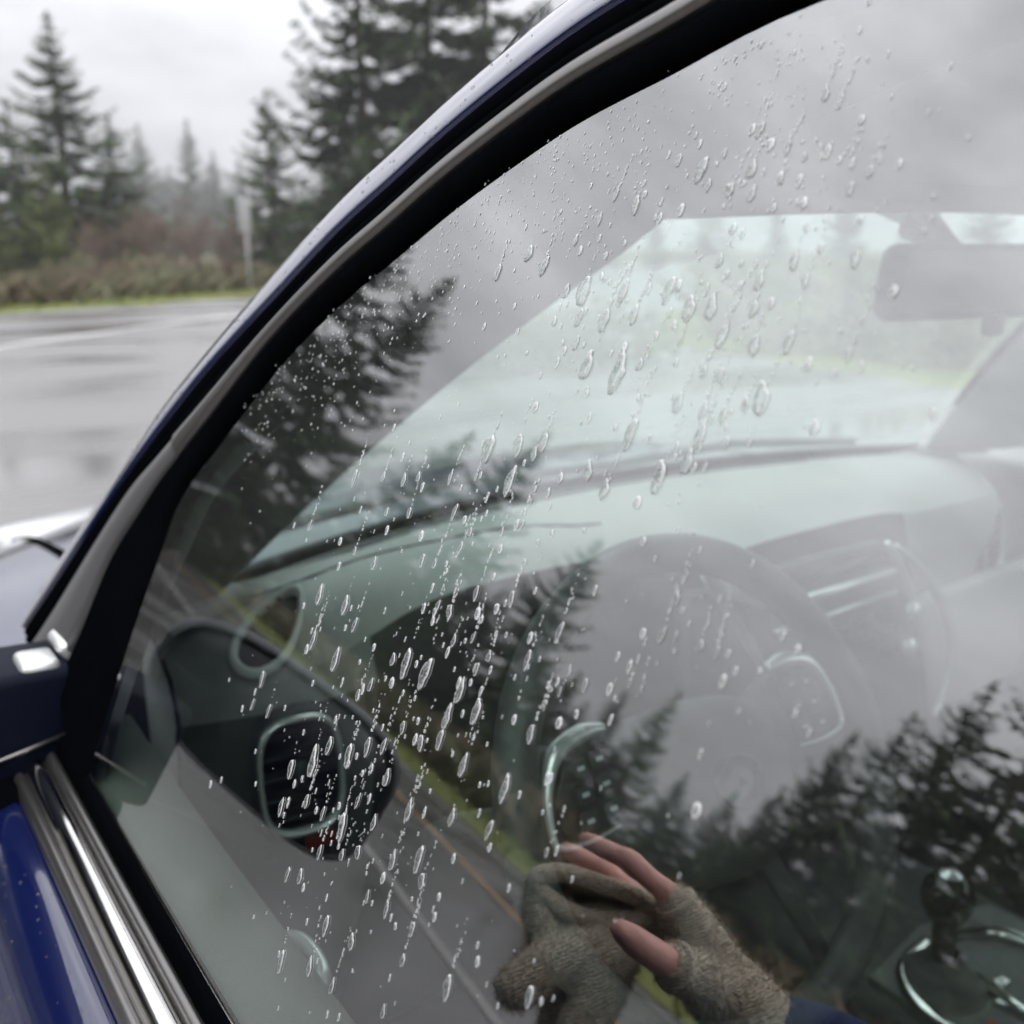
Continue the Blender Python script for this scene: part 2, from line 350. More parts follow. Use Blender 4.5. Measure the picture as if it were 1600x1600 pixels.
# ------------------------------------------------------------------ trees
def conifer_mesh(seed, slim, droop, dens, bare=.06, ragged=.25, whorls=46):
    """unit fir: height 1, crown radius `slim`; returns (trunk mesh, crown mesh)"""
    rnd = random.Random(seed); tV, tF = [], []; cV, cF = [], []
    def addtube(path, rad, n):
        r = tube_rows(path, rad, n); V, F = loft_vf(r, False, True); k = len(tV); tV.extend(V); tF.extend(tuple(i + k for i in f) for f in F)
    bend = [Vector((rnd.uniform(-.004, .004), rnd.uniform(-.004, .004), 0)) for _ in range(9)]
    addtube([Vector((0, 0, z / 8)) + bend[z] * (z > 0) for z in range(9)], [.016 * (1 - z / 8.4) + .0015 for z in range(9)], 7)
    for w in range(whorls):
        f = (w + rnd.random() * .6) / whorls; z = bare + (1 - bare) * f * .985
        env = slim * ((1 - f) ** .85) * (1 if f > .12 else .75 + f * 2)
        nb = rnd.randint(4, 7) if f < .9 else 4
        for b in range(nb):
            if rnd.random() < .10: continue
            a = rnd.uniform(0, 6.283); L = max(.012, env * rnd.uniform(1 - ragged * 1.6, 1 + ragged)); up = .35 * f - droop * (1 - f)
            d = Vector((math.cos(a), math.sin(a), 0)); s = Vector((-d.y, d.x, 0)); pts = []
            for k in range(5):
                t = k / 4; pts.append(Vector((0, 0, z)) + d * (L * t) + Vector((0, 0, L * (up * t - droop * .55 * math.sin(t * 2.4) + .30 * t * t * t))))
            if L > .03: addtube(pts, [.0032 * (1 - k / 4.6) * (L / slim * .8 + .2) for k in range(5)], 3)
            ns = max(4, int(dens * L / slim * 42))
            for q in range(ns):
                t = .12 + .88 * (q + rnd.random()) / ns; i = min(3, int(t * 4)); p = pts[i].lerp(pts[i + 1], t * 4 - i)
                for side in (-1, 1):
                    l = (.024 + .022 * (1 - t)) * (L / slim * .6 + .4) * rnd.uniform(.7, 1.4); wd = l * rnd.uniform(.16, .30)
                    ax = (d * rnd.uniform(.35, .95) + s * side * rnd.uniform(.4, 1.0) + Vector((0, 0, rnd.uniform(-.75, .12)))).normalized()
                    cr = ax.cross(Vector((rnd.uniform(-.3, .3), rnd.uniform(-.3, .3), 1))).normalized() * wd
                    k = len(cV); cV.extend([p, p + ax * l * .45 + cr, p + ax * l, p + ax * l * .45 - cr]); cF.append((k, k + 1, k + 2, k + 3))
    for j in range(8):
        k = len(cV); p = Vector((0, 0, .955 + .005 * j)); a = j * 2.4; ax = Vector((math.cos(a) * .5, math.sin(a) * .5, 1)).normalized() * (.028 - .002 * j); c = Vector((-math.sin(a), math.cos(a), 0)) * .004
        cV.extend([p, p + ax * .5 + c, p + ax, p + ax * .5 - c]); cF.append((k, k + 1, k + 2, k + 3))
    tm = bpy.data.meshes.new('fir_trunk'); tm.from_pydata(tV, [], tF)
    cm = bpy.data.meshes.new('fir_crown'); cm.from_pydata(cV, [], cF)
    return tm, cm
PROTO = {'broad': (conifer_mesh(3, .29, .26, 1.5), 'fir_needles'), 'slim': (conifer_mesh(5, .215, .30, 1.5), 'fir_needles'),
         'ragged': (conifer_mesh(8, .27, .38, 1.15, .08, .45, 38), 'fir_dark'), 'tall': (conifer_mesh(9, .25, .40, 1.4, .08, .35, 52), 'fir_dark'),
         'young': (conifer_mesh(12, .36, .08, 1.4, .03, .2, 32), 'young_needles')}
for (tm, cm), mt in PROTO.values(): tm.materials.append(MATS['bark']); cm.materials.append(MATS[mt])
def fir(kind, az, dist, top_el, label, group=None, org=(0, 0, 1.32), h=None, wide=1.0, name='fir_tree', rz=None):
    x, y = org[0] + dist * math.sin(R(az)), org[1] + dist * math.cos(R(az))
    h = h or org[2] + dist * math.tan(R(top_el))
    e = empty(name, (x, y, 0), rz if rz is not None else random.uniform(0, 6.28)); (tm, cm), _ = PROTO[kind]
    for nm, me in (('trunk', tm), ('crown', cm)):
        o = bpy.data.objects.new(nm, me); COL.objects.link(o); o.parent = e; o.scale = (h * wide, h * wide, h)
    return tag(e, label, 'tree', group)
G1 = 'firs behind the road ahead'
fir('broad', 12.7, 46, 11.0, 'tall broad fir standing left against the pale sky', G1, wide=1.45)
fir('tall', 8.6, 44, 8.4, 'dark fir cut by the left edge of the picture', G1, wide=1.1)
fir('broad', 10.4, 52, 7.0, 'fir half hidden behind the tall broad left fir', G1, wide=1.4)
fir('broad', 15.0, 50, 6.6, 'fir filling the right flank of the tall left fir', G1, wide=1.4)
fir('young', 11.6, 36, 4.4, 'young yellow green fir in front of the tall left fir', G1, name='young_fir')
fir('young', 9.4, 35, 2.4, 'small yellow green fir low at the left edge', G1, name='young_fir')
fir('slim', 16.4, 230, 6.2, 'pointed misty fir right of the tall left fir', G1, wide=1.2)
fir('slim', 18.8, 220, 6.5, 'misty fir rising in the middle of the far row', G1, wide=1.2)
fir('slim', 20.0, 210, 5.0, 'lower misty fir right of the middle of the far row', G1, wide=1.3)
fir('slim', 17.7, 260, 4.2, 'faintest fir low between the two pointed misty firs', G1, wide=1.5)
fir('slim', 21.3, 240, 4.6, 'misty fir behind the road sign', G1, wide=1.3)
fir('slim', 14.6, 240, 4.4, 'misty fir peeping out beside the tall left fir', G1, wide=1.3)
fir('broad', 22.9, 50, 8.0, 'green pointed fir right behind the road sign', G1, wide=1.35)
fir('broad', 24.6, 43, 3.6, 'lower green fir at the foot of the pointed one', G1, wide=1.2)
fir('ragged', 27.9, 40, 21, 'big ragged fir beside the car roof with sky gaps', G1, wide=.95)
fir('tall', 31.5, 44, 22, 'tall dark fir running out of the top behind the roof', G1, wide=1.1)
fir('tall', 34.5, 40, 20, 'dark fir furthest right behind the roof edge', G1, wide=1.1)
fir('broad', 26.2, 60, 7.0, 'fir low behind the big ragged fir', G1)
for i, (az, d, el) in enumerate([(38.5, 70, 2.6), (41, 64, 3.4), (44, 72, 2.4), (47, 60, 3.8), (50.5, 66, 2.6), (54, 58, 4.0), (57.5, 64, 2.8), (61, 56, 4.2), (65, 50, 5)]):
    fir(('broad', 'tall', 'slim')[i % 3], az, d, el, '%s from the left of the small firs seen dimly through the windscreen' % WORDS[i], 'firs beyond the windscreen', wide=1.2)
for i, (az, d, el) in enumerate([(8, 315, 3.4), (11, 346, 3.6), (13.8, 315, 3.8), (15.6, 367, 3.9), (17.2, 336, 4.2), (18.2, 378, 3.7), (19.6, 346, 4.1), (20.8, 367, 3.8), (22, 336, 3.6), (24, 357, 3.9), (26, 336, 4.4), (28, 357, 4.2)]):
    fir(('slim', 'broad')[i % 2], az, d, el, '%s from the left in the faint row of firs on the misty skyline' % WORDS[i], 'faint firs on the misty skyline', wide=1.5)
G2 = 'firs mirrored in the side window'
RO = (.2, .25, 1.22)
for kind, az, d, el, wd, lab in [
    ('broad', -23.6, 50, 23.5, 1.05, 'large fir mirrored in the glass beside the front pillar'),
    ('tall', -19.0, 44, 26, 1.0, 'fir mirrored nearest the front pillar'),
    ('ragged', -27.0, 60, 11, 1.0, 'lower fir mirrored right of the large one'),
    ('slim', -28.5, 75, 9.5, 1.1, 'small fir mirrored over the bonnet'),
    ('slim', -31.5, 62, 16.5, 1.2, 'fir mirrored over the dark screen edge'),
    ('broad', -35.0, 58, 19.5, 1.0, 'fir mirrored right of the screen edge'),
    ('broad', -41.8, 44, 15.5, 1.1, 'feathery fir mirrored across the steering wheel'),
    ('tall', -37.5, 52, 10.5, 1.0, 'fir mirrored under the dashboard left of the wheel'),
    ('slim', -45.5, 60, 7.5, 1.2, 'low fir mirrored below the feathery one'),
    ('slim', -48.3, 60, 8.0, 1.2, 'low fir mirrored left of the wheel hub'),
    ('broad', -50.8, 50, 10.0, .8, 'pointed fir mirrored beside the wheel emblem'),
    ('slim', -53.6, 60, 5.8, 1.3, 'short fir mirrored under the wheel emblem'),
    ('broad', -56.3, 56, 6.6, 1.0, 'short fir mirrored right of the wheel emblem'),
    ('slim', -58.3, 52, 8.5, 1.1, 'fir mirrored left of the gear lever'),
    ('tall', -60.0, 46, 13.8, .9, 'slim fir tip mirrored above the gear lever'),
    ('ragged', -62.0, 44, 16.5, .9, 'ragged fir tip mirrored above the gear knob'),
    ('ragged', -64.6, 40, 20.5, .95, 'ragged fir mirrored near the right edge'),
    ('ragged', -68.0, 36, 24.0, 1.05, 'big ragged fir mirrored at the right edge'),
    ('tall', -72.0, 38, 22.0, 1.0, 'dark fir mirrored in the bottom right corner'),
    ('tall', -66.0, 60, 10, 1.2, 'fir mirrored behind the ragged row'),
    ('broad', -57.0, 75, 4.6, 1.4, 'distant fir mirrored low under the hub')]:
    fir(kind, az, d, el, lab, G2, RO, wide=wd)

MASSED = [(-26.5, 48, 6), (-29.5, 50, 6.5), (-33, 46, 8), (-36, 42, 8.5), (-39, 40, 9), (-43.2, 44, 7.5), (-46.8, 42, 6), (-44.5, 56, 6), (-35, 58, 9), (-31, 60, 8), (-49.8, 44, 5.2), (-54.8, 46, 4.2), (-58.8, 40, 6), (-63.2, 42, 9), (-67, 44, 11), (-70, 30, 15)]
MASS = sorted((m[0] for m in MASSED), reverse=True)
for i, (az, d, el) in enumerate(MASSED):
    fir(('broad', 'tall', 'broad')[i % 3], az, d, el, '%s from the left of the firs massed behind the mirrored road' % WORDS[MASS.index(az)], 'firs massed behind the mirrored road', RO, wide=1.35)
def bare_shrub(name, loc, h, w, n, label, mat='twig'):
    rnd = random.Random(n); V, F = [], []
    def grow(p, d, l, r, lev):
        q = p + d * l; rows = tube_rows([p, p.lerp(q, .5) + Vector((rnd.uniform(-.1, .1), rnd.uniform(-.1, .1), 0)) * l, q], [r, r * .8, r * .6], 3)
        v, f = loft_vf(rows, False, True); k = len(V); V.extend(v); F.extend(tuple(i + k for i in g) for g in f)
        if lev:
            for _ in range(rnd.randint(3, 5)):
                nd = (d + Vector((rnd.uniform(-.8, .8), rnd.uniform(-.8, .8), rnd.uniform(-.2, .5)))).normalized(); grow(p.lerp(q, rnd.uniform(.4, 1)), nd, l * rnd.uniform(.5, .75), r * .55, lev - 1)
    for _ in range(n):
        a = rnd.uniform(0, 6.28); s = rnd.uniform(.1, .8); d = Vector((math.cos(a) * s * w / h, math.sin(a) * s * w / h, 1)).normalized()
        grow(Vector((math.cos(a) * .3, math.sin(a) * .3, 0)), d, h * rnd.uniform(.35, .5), .035, 3)
    e = empty(name, loc); mesh('branches', V, F, mat, e); return tag(e, label, 'shrub')
bare_shrub('bare_shrub', (11.6, 37.5, 0), 3.6, 3.2, 16, 'leafless taupe shrub left of the road sign')
bare_shrub('bare_shrub', (13.6, 38.5, 0), 3.2, 2.8, 14, 'leafless taupe shrub just left of the sign post')
bare_shrub('bare_shrub', (9.9, 39.0, 0), 2.8, 2.4, 13, 'leafless shrub at the foot of the tall left fir')
def leafy_shrub(loc, h, w, label, mat='shrub_leaves', n=700):
    V, F = [], []; e = empty('shrub', loc)
    for _ in range(n):
        a, b, r = random.uniform(0, 6.28), math.acos(random.uniform(-.2, 1)), random.uniform(.35, 1) ** .5
        p = Vector((math.cos(a) * math.sin(b) * w * r, math.sin(a) * math.sin(b) * w * r, h * (.12 + .8 * abs(math.cos(b)) * r * random.uniform(.8, 1.15)))); l = random.uniform(.07, .14)
        u = Vector((random.uniform(-1, 1), random.uniform(-1, 1), random.uniform(-.6, .6))).normalized() * l; v = u.orthogonal().normalized() * l * .45
        k = len(V); V += [p, p + u * .5 + v, p + u, p + u * .5 - v]; F.append((k, k + 1, k + 2, k + 3))
    mesh('leaves', V, F, mat, e, False)
    V, F = [], []
    for k in range(7):
        a = k * .9; r = tube_rows([Vector((0, 0, 0)), Vector((math.cos(a) * w * .25, math.sin(a) * w * .25, h * .4)), Vector((math.cos(a) * w * .6, math.sin(a) * w * .6, h * .75))], [.02, .014, .006], 4)
        v, f = loft_vf(r, False, True); q = len(V); V += v; F += [tuple(i + q for i in g) for g in f]
    mesh('stems', V, F, 'bark', e); return tag(e, label, 'shrub')
leafy_shrub((6.9, 9.2, 0), .75, .8, 'dark leafy shrub seen over the bonnet', 'fir_dark')
leafy_shrub((7.9, 9.0, 0), .8, .9, 'dark leafy shrub right of the one over the bonnet', 'fir_dark')
leafy_shrub((10.6, 8.0, 0), .8, 1.0, 'yellow green shrub seen in the middle of the windscreen')
leafy_shrub((10.8, 6.3, 0), .9, 1.0, 'yellow green shrub seen right through the windscreen')
leafy_shrub((9.7, 34.0, 0), 1.3, 1.5, 'olive shrub in the bracken left of the sign', 'brush_leaves', 900)
leafy_shrub((7.2, 32.0, 0), 1.2, 1.4, 'olive shrub in the bracken below the young fir', 'brush_leaves', 900)

sg = empty('road_sign', (11.25, 28.6, 0), R(-75))
tube('post', [(0, 0, 0), (0, 0, 2.75)], .045, 'metal_post', sg, 8)
rbox('plate', (0, -.05, 2.25), (.55, .03, 1.0), .012, 'metal_post', sg)
for zz in (1.95, 2.55): rbox('bracket', (0, -.02, zz), (.2, .05, .04), .006, 'metal_post', sg)
tag(sg, 'grey road sign on a post turned almost edge on', 'road sign')

hz = rbox('haze', (0, 0, 15), (1220, 1220, 34), 0, None, None)
hm = bpy.data.materials.new('air'); hm.use_nodes = True; hm.node_tree.nodes.clear()
_o = hm.node_tree.nodes.new('ShaderNodeOutputMaterial'); _v = hm.node_tree.nodes.new('ShaderNodeVolumePrincipled')
_v.inputs['Color'].default_value = (.93, .94, .96, 1); _v.inputs['Density'].default_value = .0014; _v.inputs['Anisotropy'].default_value = .2
hm.node_tree.links.new(_v.outputs[0], _o.inputs['Volume']); hz.data.materials.append(hm); hz['kind'] = 'stuff'
tag(hz, 'pale mist hanging between the firs', 'haze')

# ------------------------------------------------------------------ the car
CAR = empty('car', (0, 0, 0))
tag(CAR, 'dark blue car with a rain spotted driver window and chrome belt line', 'car')
XC = .92                                             # centre line of the car
E0, E1, GL = R(18), R(27), .49                       # side glass: lean at the sill, lean at the top, arc length
GR = GL / (E1 - E0)
def GP(y, s, n=0.0):
    """point on the curved side glass: y along the car, s up the glass, n out of it"""
    e = E0 + s / GR
    return Vector((.115 + GR * (math.cos(E0) - math.cos(e)) - math.cos(e) * n, y, .95 + GR * (math.sin(e) - math.sin(E0)) + math.sin(e) * n))
EDGE = [(-.36, .490), (-.2, .500), (0, .502), (.12, .500), (.24, .490), (.305, .471), (.349, .457), (.385, .440), (.425, .418), (.463, .393), (.502, .368), (.553, .327),
        (.602, .270), (.639, .223), (.645, .176), (.651, .125), (.658, .060), (.662, .005)]
LOW = {'r1': [(.616, .282), (.665, .233), (.692, .200), (.722, .160), (.744, .100), (.765, .060)],
       'r2': [(.630, .294), (.685, .246), (.724, .213), (.768, .160), (.825, .095), (.875, .045)],
       'r3': [(.650, .311), (.706, .257), (.741, .220), (.787, .168), (.846, .103), (.897, .052)],
       'r4': [(.672, .330), (.734, .272), (.768, .232), (.815, .180), (.876, .114), (.925, .062)]}
OFF = {'r1': .0150, 'r2': .0275, 'r3': .048, 'r4': .082}
def rail(k):
    if k == 'r0': return list(EDGE)
    out = []
    for i in range(12):
        a, b = EDGE[max(0, i - 1)], EDGE[i + 1]; t = Vector((b[0] - a[0], b[1] - a[1])).normalized(); n = Vector((-t.y, t.x))
        if n.y < 0: n = -n
        out.append((EDGE[i][0] + n.x * OFF[k], EDGE[i][1] + n.y * OFF[k]))
    return out + LOW[k]
RA = {k: [Vector((p[0], p[1], 0)) for p in rail(k)] for k in ('r0', 'r1', 'r2', 'r3', 'r4')}
RS = {k: cr_spline(v, 5) for k, v in RA.items()}
def strip(name, ka, kb, prof, mat, parent, lo=0, hi=None):
    """band between two rails; prof = [(t across, height above the glass)]"""
    A, B = RS[ka][lo:hi], RS[kb][lo:hi]; rows = []
    for a, b in zip(A, B):
        rows.append([GP(a.x + (b.x - a.x) * t, a.y + (b.y - a.y) * t, n) for t, n in prof])
    return loft(name, rows, mat, parent)
def WS(u, v):
    """windscreen: u -1..1 across, v 0 cowl .. 1 header"""
    b = Vector((XC + .625 * u, 1.09 - .15 * u * u, .985)); t = Vector((XC + .385 * u, .575 - .03 * u * u, 1.372 - .018 * u * u))
    p = b.lerp(t, v); k = v * (1 - v); return p + Vector((0, .10, .10)) * k * (1 - .5 * u * u)
def mirror_rows(rows): return [[Vector((2 * XC - p.x, p.y, p.z)) for p in r] for r in rows]

# front door: frame, seals, trims
strip('window_seal', 'r0', 'r1', [(-.03, -.003), (.03, .001), (.10, .0035), (.35, .0060), (.72, .0070), (.95, .0050), (1.0, .001)], 'rubber', CAR)
strip('frame_trim', 'r1', 'r2', [(.06, -.002), (.07, .0055), (.2, .0085), (.55, .0095), (.88, .0075), (.98, .003), (1.0, -.006)], 'satin_trim', CAR, 0, 64)
strip('corner_trim', 'r1', 'r2', [(.06, -.002), (.07, .0045), (.16, .0065), (.5, .0075), (.85, .0065), (.97, .002), (1.0, -.006)], 'sail_grey', CAR, 63)
strip('door_gap', 'r2', 'r3', [(-.02, -.006), (.06, .0035), (.25, .0050), (.42, .0040), (.48, .0005), (.54, .0035), (.75, .0045), (.95, .0035), (1.0, -.006)], 'rubber', CAR)
def pillar_outer():
    rows = []
    for i, (a, b) in enumerate(zip(RS['r3'], RS['r4'])):
        r = [GP(a.x + (b.x - a.x) * t, a.y + (b.y - a.y) * t, n) for t, n in ((-.02, -.010), (0, .001), (.05, .0052), (.12, .0054), (.45, .0032), (.8, .0004), (1.0, -.0030))]
        k = min(1, max(0, (i - 34) / 16)); k = k * k * (3 - 2 * k)
        e = (r[-1] + Vector((.09, .02, .010 + .0003 * i))).lerp(WS(-1.03, max(0, min(1, 1 - (i - 45) / 40))) + Vector((0, .005, .012)), k)
        for t in (.33, .66, 1): r.append(r[6].lerp(e, t) + Vector((-.01, .012, .012)) * math.sin(t * 3.14))
        rows.append(r)
    return rows
PO = pillar_outer()
loft('front_pillar', PO, 'paint', CAR)
def inner_trim():
    rows = []
    for i, (a, b, c) in enumerate(zip(RS['r0'], RS['r1'], RS['r2'])):
        k = min(1, max(0, (i - 52) / 12)); k = k * k * (3 - 2 * k)            # low down the trim starts at the corner, ahead of the glass edge
        p = GP(a.x + (a.x - b.x) * .22, a.y + (a.y - b.y) * .22, -.007).lerp(GP(b.x, b.y, -.012), k); q = GP(b.x, b.y, -.03).lerp(GP(c.x, c.y, -.035), k)
        w = min(1, max(0, (i - 34) / 16)); w = w * w * (3 - 2 * w)
        e = (q + Vector((.10, .0, .004))).lerp(WS(-1.0, max(0, min(1, 1 - (i - 45) / 40))) + Vector((.008, -.012, -.008)), w)
        g = 1 - .8 * k
        rows.append([p, p.lerp(q, .6) + Vector((.008, 0, 0)) * g, q.lerp(e, .25) + Vector((.012, -.012, -.004)) * g, q.lerp(e, .6) + Vector((.012, -.015, -.006)) * g, e])
    return rows
IT = inner_trim()
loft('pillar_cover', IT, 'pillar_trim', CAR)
# mirror image of the frame on the passenger side
loft('passenger_pillar', mirror_rows(PO), 'paint', CAR); loft('passenger_pillar_cover', mirror_rows(IT), 'light_trim', CAR)  # pale colour of the cover stands in for light from the passenger window
# roof, headliner
def roof_rows(edge, sag, z):
    rows = []
    for p in edge:
        w = 2 * (XC - p.x); rows.append([Vector((p.x + w * k / 12, p.y, p.z + z * math.sin(math.pi * k / 12))) for k in range(13)])
    return rows
re_ = [r[-1] for r in PO[:46]]; back = [re_[0] + Vector((0, -.5 * k, -.02 * k * k)) for k in (3, 2, 1)]
loft('roof', roof_rows(back + re_, 0, .03), 'paint', CAR)
ie_ = [r[-1] for r in IT[:46]]; back = [ie_[0] + Vector((0, -.5 * k, -.02 * k * k)) for k in (3, 2, 1)]
loft('headliner', roof_rows(back + ie_, 0, .012), 'headliner', CAR)
def header(edge, dz, up):
    row = roof_rows([edge], 0, up)[0]; top = [WS(-1 + k / 6, 1) + Vector((0, .004, dz)) for k in range(13)]
    back = [p + Vector((0, -.04, .0)) for p in row]
    return [top, [a.lerp(b, .5) + Vector((0, 0, dz)) for a, b in zip(top, row)], row, back]
loft('header_trim', header(ie_[-1], -.004, .012), 'headliner', CAR)
loft('roof_front', header(re_[-1], .010, .03), 'paint', CAR)
# window pane
def pane():
    ys = lambda s: next((a[0] + (b[0] - a[0]) * (a[1] - s) / (a[1] - b[1]) for a, b in zip(EDGE[4:], EDGE[5:]) if a[1] >= s >= b[1]), EDGE[-1][0])
    rows = []
    for i in range(41):
        s = -.02 + (.49 + .02) * i / 40; yf = ys(min(.4899, max(.0051, s))) + .01; rows.append([GP(-.35 + (yf + .35) * j / 48, s, 0) for j in range(49)])
    return rows
PR = pane()
win = loft('window_glass', PR, 'window_glass', CAR)
loft('passenger_window', mirror_rows(PR), 'screen_glass', CAR)
loft('windscreen', [[WS(u / 12, v / 12) for u in range(-12, 13)] for v in range(13)], 'veiled_glass', CAR)
tube('windscreen_seal', [WS(u / 14, 0) + Vector((0, 0, 0)) for u in range(-14, 15)], .010, 'rubber', CAR, 8)
# belt line: inner seal, chrome, painted shoulder
def belt(name, prof, mat, y0=-.42, y1=.735, n=30, parent=CAR):
    rows = []
    for i in range(n + 1):
        y = y0 + (y1 - y0) * i / n; k = max(0, (y - .3) / .43); rows.append([(x, y, z + .004 * k * k) for x, z in prof])
    return loft(name, rows, mat, parent)
belt('belt_seal', [(.1235, .966), (.1195, .9655), (.1165, .962), (.1150, .955), (.1120, .9475), (.1085, .9445), (.1085, .935)], 'rubber')
belt('belt_lip', [(.1142, .9525), (.1118, .9550), (.1085, .9530), (.1070, .949), (.1065, .944)], 'satin_trim')
belt('chrome_strip', [(.1070, .9435), (.1060, .9500), (.1030, .9530), (.0985, .9525), (.0940, .9490), (.0915, .9430), (.0915, .938)], 'chrome')
belt('chrome_edge', [(.0915, .9425), (.0895, .9455), (.0865, .9445), (.0840, .9400), (.0835, .935)], 'satin_trim')
belt('door_panel', [(.0850, .9330), (.0800, .9360), (.0700, .9330), (.0580, .9240), (.0420, .9030), (.0250, .8700), (.0080, .8200), (-.0050, .7500), (-.0060, .6800), (.010, .6000), (.000, .4500), (.03, .30)], 'paint', -.42, .80)
door_in = []
for i in range(31):
    y = -.42 + 1.19 * i / 30; k = max(0, (y - .5) / .25) ** 2
    door_in.append([(.121, y, .9600 + .0 * k), (.135, y, .9640), (.158, y, .9600), (.178, y, .9440 + .01 * k), (.192, y, .915), (.200, y, .87), (.203, y, .80), (.205, y, .745), (.235, y, .735), (.262, y, .72), (.262, y, .68), (.225, y, .665), (.20, y, .64), (.20, y, .45), (.21, y, .30)])
loft('door_card', door_in, 'door_trim', CAR)
tube('door_pull', cr_spline([(.202, .545, .872), (.212, .535, .876), (.215, .515, .877), (.212, .495, .876), (.202, .485, .872)], 5), .006, 'silver_plastic', CAR, 8, flat=1.4)
rbox('switch_panel', (.243, .30, .741), (.05, .22, .012), .004, 'black_plastic', CAR)
# corner filler behind the glass front edge (dark inside of the mirror foot)
strip('corner_cover', 'r0', 'r2', [(0, -.012), (.3, -.03), (1, -.05)], 'black_plastic', CAR, 60)
# B pillar and rear door so that the cabin is closed
loft('centre_pillar', [[GP(-.35 + dy, s, n) for dy, n in ((.012, -.004), (.006, .006), (-.06, .006), (-.11, .004), (-.115, -.03))] for s in [-.02 + .54 * i / 12 for i in range(13)]], 'gloss_black', CAR)
loft('rear_window', [[GP(-.46 - 1.0 * j / 8, s, -.002) for j in range(9)] for s in [-.02 + .52 * i / 8 for i in range(9)]], 'gloss_black', CAR)
loft('rear_door_panel', [[Vector((x, y, z)) for x, z in ((.116, .955), (.09, .945), (.058, .924), (.025, .87), (-.005, .75), (.01, .6), (.03, .3))] for y in (-.43, -.8, -1.2, -1.6)], 'paint', CAR)
loft('passenger_door', [[Vector((2 * XC - x, y, z)) for x, z in ((.12, .96), (.16, .955), (.19, .91), (.20, .80), (.26, .72), (.2, .64), (.2, .3))] for y in (-1.6, -.8, 0, .4, .78, 1.03)], 'door_trim', CAR)
loft('passenger_side_panel', [[Vector((2 * XC - x, y, z)) for x, z in ((.12, .957), (.05, .92), (.0, .78), (.0, .3))] for y in (-1.6, -.5, .3, .8, 1.03)], 'paint', CAR)
rbox('cabin_floor', (XC, -.2, .27), (1.5, 2.8, .05), 0, 'seat_cloth', CAR)
rbox('rear_bulkhead', (XC, -1.58, .75), (1.45, .06, 1.0), .01, 'seat_cloth', CAR)
rbox('footwell_wall', (XC, 1.02, .55), (1.42, .04, .70), 0, 'seat_cloth', CAR)
for sx in (.53, 1.31):
    st = rbox('seat', (sx, -.42, .50), (.50, .52, .16), .06, 'seat_cloth', CAR)
    rbox('backrest', (sx, -.74, .84), (.48, .14, .62), .06, 'seat_cloth', st, Matrix.Rotation(R(14), 3, 'X'))
    rbox('headrest', (sx, -.84, 1.22), (.26, .10, .18), .04, 'seat_cloth', st)
# bonnet, wing, cowl
def hood(x, y):
    u = (x - XC) / .80; v = (y - 1.08) / .95
    return .972 - .045 * v - .12 * v ** 3 - .055 * u * u - .035 * abs(u) ** 7 + .010 * math.exp(-((abs(u) - .62) / .10) ** 2) * (1 - .4 * v)
loft('bonnet', [[Vector((XC + .64 * u / 14, 1.10 - .11 * (u / 14) ** 2 + (.93 + .11 * (u / 14) ** 2) * v / 16 , hood(XC + .64 * u / 14, 1.08 + .95 * v / 16))) for u in range(-14, 15)] for v in range(17)], 'paint', CAR)
for sg_, nm in ((-1, 'front_wing'), (1, 'front_wing')):
    rows = []
    for v in range(18):
        y = .80 + (2.03 - .80) * v / 17; yy = max(1.06, y); r = []
        for xx in ((.66, .70, .74, .78, .81) if y > 1.0 else (.775, .78, .79, .80, .81)): r.append(Vector((XC + sg_ * xx, y, hood(XC + sg_ * xx, yy) - .002)))
        z0 = r[-1].z
        for dx, dz in ((.845, -.03), (.88, -.075), (.905, -.14), (.92, -.24), (.915, -.36), (.90, -.62)): r.append(Vector((XC + sg_ * (dx - .03 * max(0, (y - 1.6)) ), y, z0 + dz)))
        rows.append(r)
    loft(nm, rows, 'paint', CAR)
tube('bonnet_gap', [Vector((XC - .650, 1.0 + 1.0 * k / 20, hood(XC - .65, max(1.06, 1.0 + 1.0 * k / 20)) + .001)) for k in range(21)], .0022, 'rubber', CAR, 6)
loft('cowl', [[WS(u / 12, 0) + Vector((0, d, z)) for u in range(-12, 13)] for d, z in ((.0, -.004), (.03, -.018), (.07, -.02))], 'black_plastic', CAR)
for a, b, nm in (((.42, 1.07, 1.0), (.98, 1.09, 1.003), 'wiper'), ((.98, 1.10, 1.0), (1.45, 1.0, 1.0), 'wiper')):
    w = tube(nm, [a, ((a[0] + b[0]) / 2, (a[1] + b[1]) / 2 + .012, 1.013), b], .007, 'black_plastic', CAR, 6)
hl = rbox('headlight', (.40, 1.93, .775), (.30, .22, .10), .04, 'silver_plastic', CAR, Matrix.Rotation(R(18), 3, 'Z'))
rbox('bumper', (XC, 2.03, .55), (1.60, .16, .42), .07, 'paint', CAR)
rbox('grille', (XC, 2.10, .62), (.80, .04, .14), .01, 'black_plastic', CAR)
def wheel_part(x, y):
    t = loft('wheel', [[Vector((x + dx, y + math.cos(a) * r, .32 + math.sin(a) * r)) for dx, r in ((-.10, .20), (-.105, .29), (-.07, .32), (.07, .32), (.10, .29), (.10, .20))] for a in [2 * math.pi * k / 32 for k in range(32)]], 'rubber', CAR, True)
    loft('rim', [[Vector((x + dx, y + math.cos(a) * r, .32 + math.sin(a) * r)) for dx, r in ((-.06, .01), (-.075, .07), (-.07, .17), (-.10, .205))] for a in [2 * math.pi * k / 20 for k in range(20)]], 'silver_plastic', t, True)
wheel_part(.13, 1.45); wheel_part(1.71, 1.45); wheel_part(.13, -1.35); wheel_part(1.71, -1.35)

